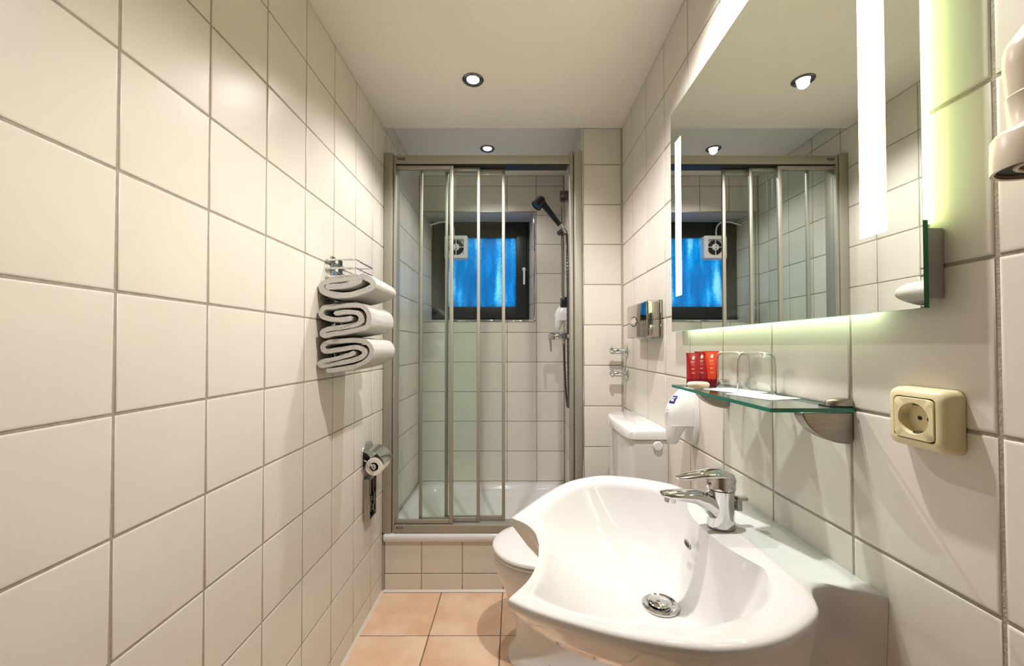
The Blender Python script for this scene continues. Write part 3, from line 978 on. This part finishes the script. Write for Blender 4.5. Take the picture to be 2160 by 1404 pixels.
rings = []
rings.append(full(under(ho_, 0.26, 0, 0.640)))
rings.append(full(under(ho_, 0.46, 0, 0.653)))
rings.append(full(under(ho_, 0.64, 0, 0.684)))
rings.append(full(under(ho_, 0.79, -0.100)))
rings.append(full(under(ho_, 0.90, -0.060)))
rings.append(full(under(ho_, 0.968, -0.028)))
rings.append(full(under(ho_, 0.993, -0.017)))
rings.append(full(under(ho_, 1.0, -0.011)))
rings.append(full(under(ho_, 0.9985, -0.005)))
rings.append(full([o_.lerp(i_, 0.06) + Vector((0, 0, -0.001)) if k > nb1 else Vector((XW - 0.003, o_.y, o_.z)) for k, (o_, i_) in enumerate(zip(ho_, hi_))]))
rings.append(full([o_.lerp(i_, 0.25) + Vector((0, 0, 0.0015)) for o_, i_ in zip(ho_, hi_)]))
rings.append(full([o_.lerp(i_, 0.6) + Vector((0, 0, 0.002)) for o_, i_ in zip(ho_, hi_)]))
rings.append(full([o_.lerp(i_, 0.9) + Vector((0, 0, 0.001)) for o_, i_ in zip(ho_, hi_)]))
rings.append(full(hi_))


def bowl(s):
    out = []
    for k, p in enumerate(hi_):
        if k <= nb1:
            pw = 4.6
        elif k <= nb2:
            f = (k - nb1) / (nb2 - nb1)
            pw = 4.6 + (2.2 - 4.6) * f
        else:
            pw = 2.2
        q = Vector((p.x + (drn.x - p.x) * s, p.y * (1 - s), 0))
        q.z = p.z + (drn.z - p.z) * (1 - (1 - s) ** pw)
        out.append(q)
    return out


for s in (0.02, 0.06, 0.12, 0.19, 0.27, 0.36, 0.46, 0.57, 0.68, 0.79, 0.88, 0.94):
    rings.append(full(bowl(s)))
mb = MB()
mb.loft(rings, True, True)
obj('basin_body', mb, 'ceramic', bas, True, 62)
dz = drn.z + 0.0035
dn = obj('drain', MB().lathe([(0.012, 0), (0.036, 0.0), (0.036, 0.003), (0.032, 0.0055), (0.027, 0.004), (0.0245, -0.002), (0.012, -0.002)], (drn.x, YC, dz - 0.002), (0, 0, 1), 36, cap0=False, cap1=True), 'chrome', bas)
obj('plug', MB().lathe([(0.0215, -0.001), (0.0225, 0.0055), (0.019, 0.0075), (0.0, 0.008)], (drn.x - 0.002, YC, dz), (0, 0, 1), 32), 'chrome', dn)
# overflow slot in the rear wall of the bowl
ov = obj('overflow', MB().loft([[(x, YC + 0.03 + y, 0.786 + z) for y, z in rrect(0, 0, a, b, b * 0.98, 5)] for x, a, b in ((0.359, 0.0145, 0.0068), (0.3565, 0.0145, 0.0068), (0.356, 0.011, 0.0045))]), 'satin', bas)
obj('overflow_hole', MB().loft([[(x, YC + 0.03 + y, 0.786 + z) for y, z in rrect(0, 0, 0.0105, 0.0042, 0.004, 5)] for x in (0.3563, 0.3556)]), 'dark', ov)

# ------------------------------------------------------------------ basin mixer
fa = thing('basin_mixer', 'chrome single lever mixer tap on the washbasin', 'mixer tap', (0.412, YC, 0.838))
ZF = 0.8375
xc = 0.412


def ell(x, z, rx, ry, tilt=0.0, n_=28):
    return [(x + rx * math.cos(2 * PI * k / n_), YC + ry * math.sin(2 * PI * k / n_), z + tilt * rx * math.cos(2 * PI * k / n_)) for k in range(n_)]


mb = MB().loft([ell(xc, ZF, 0.0265, 0.025), ell(xc, ZF + 0.002, 0.027, 0.0255), ell(xc + 0.001, ZF + 0.02, 0.0245, 0.023), ell(xc + 0.0015, ZF + 0.05, 0.0235, 0.0225), ell(xc + 0.002, ZF + 0.072, 0.0245, 0.0235)])
obj('body', mb, 'chrome', fa, True, 50)
# spout: swept oval from the body out over the bowl
path = [(xc + 0.006, ZF + 0.016, 0.019, 0.0195), (xc - 0.010, ZF + 0.034, 0.022, 0.019), (xc - 0.029, ZF + 0.050, 0.0180, 0.0185), (xc - 0.052, ZF + 0.0585, 0.0138, 0.0188), (xc - 0.080, ZF + 0.0605, 0.0105, 0.0188), (xc - 0.105, ZF + 0.0620, 0.0078, 0.0172), (xc - 0.1175, ZF + 0.0640, 0.004, 0.012)]
rings = []
for i, (px, pz, rv, rw_) in enumerate(path):
    a, b = path[max(i - 1, 0)], path[min(i + 1, len(path) - 1)]
    t = Vector((b[0] - a[0], 0, b[1] - a[1])).normalized()
    up = Vector((-t.z, 0, t.x))
    if up.z < 0:
        up = -up
    rings.append([Vector((px, YC, pz)) + up * rv * (abs(math.cos(q)) ** 0.8 * math.copysign(1, math.cos(q))) + Vector((0, rw_, 0)) * math.sin(q) for q in [2 * PI * k / 24 for k in range(24)]])
sp = obj('spout', MB().loft(rings), 'chrome', fa, True, 60)
obj('aerator', MB().lathe([(0.0118, 0), (0.0118, 0.008), (0.010, 0.0085), (0.009, 0.006)], (xc - 0.101, YC, ZF + 0.0560), (-0.12, 0, -1), 24), 'chrome', sp)
# lever cap
mb = MB().loft([ell(xc + 0.002, ZF + 0.073, 0.0245, 0.0235), ell(xc + 0.001, ZF + 0.075, 0.0272, 0.0262), ell(xc + 0.001, ZF + 0.096, 0.0272, 0.0262), ell(xc + 0.001, ZF + 0.103, 0.024, 0.0235), ell(xc, ZF + 0.107, 0.016, 0.016)])
le = obj('lever', mb, 'chrome', fa, True, 50)
path = [(xc + 0.022, ZF + 0.094, 0.009, 0.019), (xc + 0.004, ZF + 0.1035, 0.0105, 0.0245), (xc - 0.020, ZF + 0.1045, 0.0095, 0.0235), (xc - 0.048, ZF + 0.1005, 0.0075, 0.019), (xc - 0.072, ZF + 0.0965, 0.0058, 0.015), (xc - 0.087, ZF + 0.0955, 0.0028, 0.009)]
rings = []
for px, pz, rv, rw_ in path:
    rings.append([(px, YC + rw_ * math.sin(q), pz + rv * math.cos(q)) for q in [2 * PI * k / 24 for k in range(24)]])
obj('lever_blade', MB().loft(rings), 'chrome', le, True, 60)
obj('temperature_mark', MB().lathe([(0.0022, 0), (0.0022, 0.001)], (xc - 0.0255, YC - 0.008, ZF + 0.086), (-0.95, -0.3, 0), 12), 'red_a', le)
pr = obj('pop_up_rod', MB().lathe([(0.0035, 0.0), (0.0035, 0.012)], (xc + 0.030, YC, ZF + 0.034), (0, 0, 1), 10).tube([(xc + 0.02, YC, ZF + 0.036), (xc + 0.034, YC, ZF + 0.036)], 0.006, 10), 'dark_chrome', fa)
obj('pop_up_knob', MB().bbox(xc + 0.030, xc + 0.041, YC - 0.006, YC + 0.006, ZF + 0.030, ZF + 0.057, 0.002).bbox(xc + 0.030, xc + 0.053, YC - 0.007, YC + 0.007, ZF + 0.050, ZF + 0.058, 0.003), 'satin', pr)

# ------------------------------------------------------------------ toilet
YT = 1.612
to = thing('toilet', 'white toilet with closed lid standing behind the washbasin', 'toilet', (0.2, YT, 0))


def egg(x0, x1, hw, z, n_=48, blunt=0.72):
    """egg outline: x0 nose (towards -X), x1 rear"""
    xm = x0 + (x1 - x0) * 0.46
    out = []
    for k in range(n_):
        a = 2 * PI * k / n_
        cx_, sy_ = math.cos(a), math.sin(a)
        if cx_ < 0:
            x = xm + (xm - x0) * cx_
            y = hw * sy_
        else:
            x = xm + (x1 - xm) * (cx_ ** blunt)
            y = hw * math.copysign(abs(sy_) ** 0.8, sy_)
        out.append((x, YT + y, z))
    return out


rings = [egg(-0.030, 0.40, 0.128, 0.001), egg(-0.030, 0.40, 0.128, 0.016), egg(-0.020, 0.39, 0.112, 0.030), egg(0.004, 0.39, 0.100, 0.07), egg(0.004, 0.39, 0.100, 0.13), egg(-0.018, 0.395, 0.112, 0.20), egg(-0.045, 0.40, 0.140, 0.27), egg(-0.072, 0.405, 0.166, 0.33), egg(-0.083, 0.405, 0.178, 0.37), egg(-0.083, 0.405, 0.178, 0.392), egg(-0.078, 0.40, 0.174, 0.398)]
obj('bowl', MB().loft(rings), 'ceramic', to, True, 60)
obj('seat', MB().loft([egg(-0.080, 0.345, 0.177, 0.4030), egg(-0.084, 0.347, 0.181, 0.4055), egg(-0.084, 0.347, 0.181, 0.411), egg(-0.080, 0.345, 0.177, 0.4135)]), 'white_plastic', to, True, 60)
obj('seat_lid', MB().loft([egg(-0.083, 0.345, 0.179, 0.4185), egg(-0.088, 0.347, 0.184, 0.4215), egg(-0.088, 0.347, 0.184, 0.430), egg(-0.083, 0.344, 0.180, 0.4345), egg(-0.06, 0.33, 0.160, 0.4375), egg(0.02, 0.26, 0.08, 0.439)]), 'white_plastic', to, True, 60)
obj('seat_buffer', MB().bbox(0.0, 0.30, YT - 0.10, YT + 0.10, 0.398, 0.4190, 0.003), 'grey_plastic', to)
obj('foot_bolt', MB().lathe([(0.007, 0), (0.007, 0.006), (0.004, 0.009)], (0.126, YT - 0.106, 0.029), (0, -0.5, 0.85), 12), 'dark', to)
CY0, CY1, CX0 = 1.425, 1.855, 0.388


def cist(ins, z):
    return [(x, y, z) for x, y in [(XR - 0.001, CY0 + ins), (XR - 0.001, CY1 - ins)] + [(0.455, CY1 - ins), (0.418 + ins, CY1 - 0.03), (0.396 + ins, CY1 - 0.09), (CX0 + ins, (CY0 + CY1) / 2 + 0.04), (CX0 + ins, (CY0 + CY1) / 2 - 0.06), (0.391 + ins, CY0 + 0.06), (0.399 + ins, CY0 + 0.02 + ins), (0.410 + ins, CY0 + 0.005 + ins), (0.43, CY0 + ins)]]


obj('cistern', MB().loft([cist(0.03, 0.402), cist(0.018, 0.43), cist(0.008, 0.60), cist(0.006, 0.868)]), 'ceramic', to, True, 35)
li = obj('cistern_lid', MB().loft([cist(0.003, 0.870), cist(0.0, 0.873), cist(0.0, 0.895), cist(0.004, 0.902), cist(0.012, 0.905)]), 'ceramic', to, True, 35)
obj('lid_line', MB().box(0.455, 0.4562, 1.50, 1.70, 0.9048, 0.9056), 'print_grey', li, False)
obj('flush_button', MB().lathe([(0.0165, 0.0), (0.0165, 0.006), (0.0135, 0.009), (0.0, 0.0095)], (0.496, CY0 + 0.0065, 0.850), (0, -1, 0), 28), 'white_plastic', to)
obj('supply_pipe', MB().tube([(0.50, CY1 - 0.03, 0.50), (0.50, CY1 - 0.03, 0.30), (0.515, CY1 - 0.03, 0.27), (XR, CY1 - 0.03, 0.265)], 0.006), 'chrome', to)


# ------------------------------------------------------------------ wall valves
def valve(z, label, ang):
    t = thing('stop_valve', label, 'valve', (XR, 1.955, z), 'chrome stop valves on the right wall')
    obj('rosette', MB().lathe([(0.034, 0), (0.034, 0.002), (0.028, 0.007), (0.015, 0.010), (0.011, 0.012)], (XR - 0.0005, 1.955, z), (-1, 0, 0), 32), 'chrome', t)
    obj('stem', MB().lathe([(0.012, 0.005), (0.012, 0.02), (0.014, 0.022), (0.014, 0.058), (0.012, 0.062), (0.008, 0.066)], (XR, 1.955, z), (-1, 0, 0), 20), 'chrome', t)
    rings = []
    for h, s in ((0.062, 0.35), (0.066, 0.9), (0.072, 1.0), (0.078, 0.75), (0.083, 0.25)):
        ring = []
        for k in range(36):
            a = 2 * PI * k / 36
            r = 0.0165 * (1 + 0.42 * math.cos(3 * (a + ang)))
            ring.append((XR - h, 1.955 + s * r * math.cos(a), z + s * r * math.sin(a)))
        rings.append(ring)
    obj('grip', MB().loft(rings), 'chrome', t, True, 50)


valve(1.174, 'upper chrome stop valve in the corner above the cistern', 0.5)
valve(1.066, 'lower chrome stop valve in the corner above the cistern', 0.3)

# ------------------------------------------------------------------ chrome tissue box on right wall
tb = thing('tissue_dispenser', 'chrome wall box with raised oval above the cistern', 'dispenser', (XR, 1.61, 1.229))
obj('box_body', MB().bbox(0.477, XR - 0.0005, 1.480, 1.741, 1.229, 1.363, 0.006, 3), 'polished_steel', tb)
op = [(0.4772, 1.640 + 0.040 * math.cos(2 * PI * k / 32), 1.294 + 0.0175 * math.sin(2 * PI * k / 32)) for k in range(32)]
obj('oval_outline', MB().loft([[(0.4769, 1.640 + (y - 1.640) * 1.07, 1.294 + (z - 1.294) * 1.16) for x, y, z in op], [(0.4763, 1.640 + (y - 1.640) * 1.07, 1.294 + (z - 1.294) * 1.16) for x, y, z in op]]), 'dark', tb, False)  # flat dark ring drawn as outline of the raised chrome oval
obj('oval_boss', MB().loft([op, [(0.4735, 1.640 + (y - 1.640) * 0.86, 1.294 + (z - 1.294) * 0.8) for x, y, z in op]], True, True), 'chrome', tb, True, 30)
obj('back_flange', MB().bbox(XR - 0.010, XR - 0.0002, 1.476, 1.745, 1.2265, 1.3655, 0.002), 'polished_steel', tb)

# ------------------------------------------------------------------ socket
sk = thing('wall_socket', 'cream wall power socket below the mirror corner', 'socket', (XR, 0.528, 1.06))
sy, sz = 0.5235, 1.1035
ring = lambda x, h, r: [(x, sy + a, sz + b) for a, b in rrect(0, 0, h, h, r, 6)]
obj('surround', MB().loft([ring(XR - 0.0005, 0.039, 0.010), ring(0.520, 0.0385, 0.010), ring(0.513, 0.0365, 0.010), ring(0.5095, 0.033, 0.009), ring(0.509, 0.0275, 0.006), ring(0.512, 0.0270, 0.006)], True, False), 'beige_plastic', sk, True, 50)
n = 40
pts = []
mb = MB()
sq = []
for k in range(64):
    a_ = 2 * PI * k / 64
    r_ = 0.0262 / (abs(math.cos(a_)) ** 9 + abs(math.sin(a_)) ** 9) ** (1 / 9)
    sq.append((r_ * math.cos(a_), r_ * math.sin(a_)))
ci = [(0.0195 * math.cos(math.atan2(b, a)), 0.0195 * math.sin(math.atan2(b, a))) for a, b in sq]
R3 = lambda x, P_: [(x, sy + a, sz + b) for a, b in P_]
mb.loft([R3(0.5115, sq), R3(0.5085, sq), R3(0.5078, [(a * 0.97, b * 0.97) for a, b in sq]), R3(0.5078, [(a * 1.03, b * 1.03) for a, b in ci]), R3(0.5085, ci), R3(0.5205, [(a * 0.97, b * 0.97) for a, b in ci])], False, True)
obj('insert', mb, 'beige_plastic', sk, True, 40)
for s in (-1, 1):
    obj('pin_hole', MB().lathe([(0.0027, 0), (0.0027, 0.0006)], (0.5204, sy - 0.003 + s * 0.006, sz), (-1, 0, 0), 14), 'dark', sk)
    obj('earth_clip', MB().bbox(0.511, 0.520, sy - 0.0035, sy + 0.0035, sz + s * 0.0178 - 0.0012, sz + s * 0.0178 + 0.0012, 0.0004), 'dark_chrome', sk)
obj('key_rib', MB().box(0.5105, 0.5203, sy + 0.0178, sy + 0.0192, sz - 0.002, sz + 0.002), 'beige_dryer', sk, False)

# ------------------------------------------------------------------ hair dryer on the right wall (edge of frame)
hd_ = thing('hair_dryer', 'beige wall hung hair dryer at the right edge beside mirror', 'hair dryer', (XR, 0.37, 1.36))
hx_, hy_ = 0.493, 0.3735
obj('nozzle', MB().lathe([(0.0335, 1.3625), (0.0365, 1.362), (0.037, 1.366), (0.0365, 1.393), (0.034, 1.3975), (0.027, 1.4005)], (hx_, hy_, 0), (0, 0, 1), 40, cap0=False), 'beige_dryer', hd_)
gr = obj('outlet_grille', MB().lathe([(0.0335, 0.0), (0.0335, 0.004)], (hx_, hy_, 1.3665), (0, 0, 1), 32), 'dark_slot', hd_)
obj('grille_ring', MB().tube([(hx_ + 0.020 * math.cos(2 * PI * k / 28), hy_ + 0.020 * math.sin(2 * PI * k / 28), 1.366) for k in range(28)], 0.002, 8, closed=True), 'beige_dryer', gr)
obj('barrel', MB().lathe([(0.0265, 1.400), (0.0245, 1.403), (0.0262, 1.430), (0.0266, 1.4315), (0.0255, 1.433), (0.0275, 1.460), (0.0275, 1.476), (0.025, 1.484), (0.015, 1.499), (0.0, 1.503)], (hx_, hy_, 0), (0, 0, 1), 36), 'beige_dryer', hd_)
obj('wall_bracket', MB().bbox(hx_ + 0.02, XR - 0.0005, hy_ - 0.018, hy_ + 0.018, 1.405, 1.47, 0.004), 'beige_dryer', hd_)
pts = catmull([(hx_ + 0.004, hy_ + 0.004, 1.3705), (hx_ + 0.005, hy_ + 0.004, 1.345), (hx_ + 0.009, hy_ + 0.003, 1.31), (hx_ + 0.013, hy_ - 0.006, 1.26), (hx_ + 0.012, hy_ - 0.03, 1.22), (hx_ + 0.013, hy_ - 0.06, 1.26), (hx_ + 0.02, hy_ - 0.07, 1.33)], 8)
obj('cord', MB().tube(pts, 0.0035, 8), 'beige_plastic', hd_)

# ------------------------------------------------------------------ towel rack and towels
rk = thing('towel_rack', 'chrome wire towel rack on the left wall', 'towel rack', (XL, 1.47, 1.12))
obj('back_plate', MB().bbox(XL + 0.001, XL + 0.006, 1.440, 1.470, 1.13, 1.515, 0.001), 'chrome', rk)
obj('back_plate', MB().bbox(XL + 0.001, XL + 0.006, 1.505, 1.530, 1.13, 1.515, 0.001), 'dark_chrome', rk)
for z in (1.493, 1.464, 1.436, 1.3600, 1.346, 1.2245):
    lp = catmull([(XL + 0.006, 1.405, z), (-0.60, 1.398, z), (-0.555, 1.40, z), (-0.546, 1.408, z), (-0.546, 1.50, z), (-0.546, 1.555, z), (-0.556, 1.562, z), (XL + 0.006, 1.562, z)], 5)
    obj('wire_loop', MB().tube(lp, 0.0032, 8).tube([(XL + 0.005, 1.400, z), (XL + 0.005, 1.562, z)], 0.0032, 8), 'chrome', rk)


def towel(label, path, th, y0, y1, seed, slump=0.0):
    P_ = catmull([(a, b, 0) for a, b in path], 7)
    n_ = len(P_)
    # outline of the folded strip
    left, right = [], []
    for i, p in enumerate(P_):
        t = (P_[min(i + 1, n_ - 1)] - P_[max(i - 1, 0)]).normalized()
        nn = Vector((-t.y, t.x, 0))
        wv = th * (0.5 + 0.06 * noise.noise(Vector((i * 0.31, seed, 0))))
        left.append(p + nn * wv)
        right.append(p - nn * wv)
    t0 = (P_[0] - P_[1]).normalized()
    t1 = (P_[-1] - P_[-2]).normalized()
    outl = left + [P_[-1] + t1 * th * 0.4] + right[::-1] + [P_[0] + t0 * th * 0.4]
    cen = sum(outl, Vector((0, 0, 0))) / len(outl)
    rings = []
    K = 14
    for k in range(K + 1):
        f = k / K
        y = y0 + (y1 - y0) * f
        e = min(f, 1 - f) * K
        rd = 0.12 if e < 0.5 else (0.03 if e < 1.5 else 0.0)
        ring = []
        for i, p in enumerate(outl):
            c_ = P_[min(i, n_ - 1)] if i < n_ else (P_[-1] if i == n_ else (P_[2 * n_ - i] if i <= 2 * n_ else P_[0]))
            q = p.lerp(c_, rd * 1.6)
            yy = y + 0.006 * noise.noise(Vector((q.x * 18, q.y * 18, seed + 3)))
            w_ = Vector((noise.noise(Vector((q.x * 22, y * 20, q.y * 22 + seed))), noise.noise(Vector((q.x * 22 + 9, y * 20, q.y * 22 + seed))), 0)) * 0.0022
            ring.append((q.x + w_.x, yy, q.y + w_.y - slump * (f - 0.5) * 0.3))
        rings.append(ring)
    t = thing('folded_towel', label, 'towel', (-0.56, (y0 + y1) / 2, min(p.y for p in outl)), 'folded white towels on the rack')
    obj('towel_cloth', MB().loft(rings, True, True), 'terry', t, True, 75)


# fold profiles in the X-Z plane (x, z)
towel('top folded white towel on the wire rack',
      [(-0.618, 1.390), (-0.60, 1.392), (-0.55, 1.398), (-0.520, 1.408), (-0.512, 1.416), (-0.525, 1.424), (-0.56, 1.420), (-0.61, 1.412), (-0.634, 1.401), (-0.637, 1.386), (-0.622, 1.372), (-0.58, 1.364), (-0.54, 1.366), (-0.500, 1.378), (-0.472, 1.392), (-0.468, 1.405), (-0.482, 1.418), (-0.505, 1.428)], 0.0235, 1.345, 1.575, 1.0)
towel('middle folded white towel on the wire rack',
      [(-0.535, 1.287), (-0.57, 1.283), (-0.61, 1.286), (-0.630, 1.297), (-0.632, 1.311), (-0.622, 1.322), (-0.58, 1.327), (-0.53, 1.331), (-0.497, 1.326), (-0.479, 1.306), (-0.477, 1.280), (-0.490, 1.257), (-0.54, 1.245), (-0.59, 1.238), (-0.620, 1.231), (-0.629, 1.241), (-0.608, 1.252), (-0.56, 1.260), (-0.515, 1.268), (-0.501, 1.284), (-0.512, 1.303), (-0.545, 1.308), (-0.585, 1.304)], 0.0185, 1.335, 1.575, 2.0)
towel('bottom folded white towel on the wire rack',
      [(-0.612, 1.116), (-0.57, 1.121), (-0.52, 1.133), (-0.485, 1.150), (-0.470, 1.175), (-0.474, 1.196), (-0.492, 1.211), (-0.54, 1.216), (-0.60, 1.211), (-0.626, 1.202), (-0.630, 1.189), (-0.618, 1.180), (-0.58, 1.186), (-0.525, 1.193), (-0.498, 1.186), (-0.492, 1.174), (-0.505, 1.160), (-0.55, 1.146), (-0.60, 1.136), (-0.635, 1.133), (-0.632, 1.145), (-0.60, 1.153), (-0.555, 1.164), (-0.525, 1.174)], 0.0180, 1.34, 1.577, 3.0)

# ------------------------------------------------------------------ toilet paper holder
tp = thing('toilet_paper_holder', 'chrome toilet paper holder with lid on left wall', 'paper holder', (XL, 1.81, 0.67))
poly = [(1.742, 0.672), (1.875, 0.672)] + [(1.8085 + 0.0665 * math.cos(PI * k / 14), 0.735 + 0.043 * math.sin(PI * k / 14)) for k in range(15)]
obj('wall_plate', MB().prism(poly, 0, XL + 0.0005, XL + 0.007), 'chrome', tp, True, 30)
cv = [(XL + 0.006, 0.752), (-0.622, 0.754), (-0.600, 0.748), (-0.582, 0.736), (-0.566, 0.718), (-0.556, 0.700)]
cvp = catmull([(a, b, 0) for a, b in cv], 4)
rings = [[(p.x, 1.752, p.y), (p.x, 1.868, p.y), (p.x - 0.001, 1.868, p.y - 0.0022), (p.x - 0.001, 1.752, p.y - 0.0022)] for p in cvp]
obj('lid_flap', MB().loft(rings), 'chrome', tp, True, 30)
arm = catmull([(XL + 0.008, 1.752, 0.712), (-0.635, 1.744, 0.712), (-0.618, 1.742, 0.704), (-0.606, 1.742, 0.690), (-0.599, 1.742, 0.678), (-0.592, 1.742, 0.682), (-0.592, 1.742, 0.692), (-0.600, 1.742, 0.696), (-0.606, 1.742, 0.690)], 6)
obj('arm', MB().tube(arm, 0.0035, 10).tube([(-0.600, 1.745, 0.686), (-0.600, 1.86, 0.686)], 0.006, 10), 'chrome', tp)
rl = thing('toilet_roll', 'white toilet paper roll on the chrome holder', 'toilet roll', (-0.600, 1.805, 0.645))
seg = 40
prof = [(0.0185, 1.752), (0.036, 1.752), (0.0375, 1.755), (0.0375, 1.853), (0.036, 1.856), (0.0185, 1.856), (0.0185, 1.752)]
obj('paper', MB().lathe(prof, (-0.600, 0, 0.684), (0, 1, 0), seg, cap0=False, cap1=False), 'toilet_paper', rl)
obj('core', MB().lathe([(0.0184, 1.7535), (0.0184, 1.8545), (0.0168, 1.8545), (0.0168, 1.7535), (0.0184, 1.7535)], (-0.600, 0, 0.684), (0, 1, 0), 28, cap0=False, cap1=False), 'cardboard', rl)

# chrome box with turn knob below
bx = thing('chrome_wall_box', 'square chrome wall box with turn knob below the paper holder', 'wall box', (XL, 1.80, 0.455))
bx0, bx1, by0, by1, bz0, bz1 = XL + 0.0005, -0.621, 1.762, 1.850, 0.452, 0.628
mb = MB()
mb.bbox(bx0, bx0 + 0.016, by0, by1, bz0, bz1, 0.002)
mb.bbox(bx0 + 0.014, bx1, by0, by0 + 0.006, bz0, bz1, 0.002).bbox(bx0 + 0.014, bx1, by1 - 0.006, by1, bz0, bz1, 0.002)
mb.bbox(bx0 + 0.014, bx1, by0 + 0.004, by1 - 0.004, bz0, bz0 + 0.006, 0.002).bbox(bx0 + 0.014, bx1, by0 + 0.004, by1 - 0.004, bz1 - 0.006, bz1, 0.002)
obj('case', mb, 'polished_steel', bx)
kn = obj('knob', MB().lathe([(0.018, 0), (0.018, 0.004), (0.012, 0.007), (0.010, 0.014)], (bx0 + 0.0155, 1.806, 0.535), (1, 0, 0), 24), 'dark_chrome', bx)
obj('knob_grip', MB().loft([[(x, 1.806 + y, 0.535 + z) for y, z in rrect(0, 0, 0.006, 0.026, 0.005, 4)] for x in (bx0 + 0.026, bx0 + 0.034)]), 'dark_chrome', kn)

bpy.context.view_layer.update()
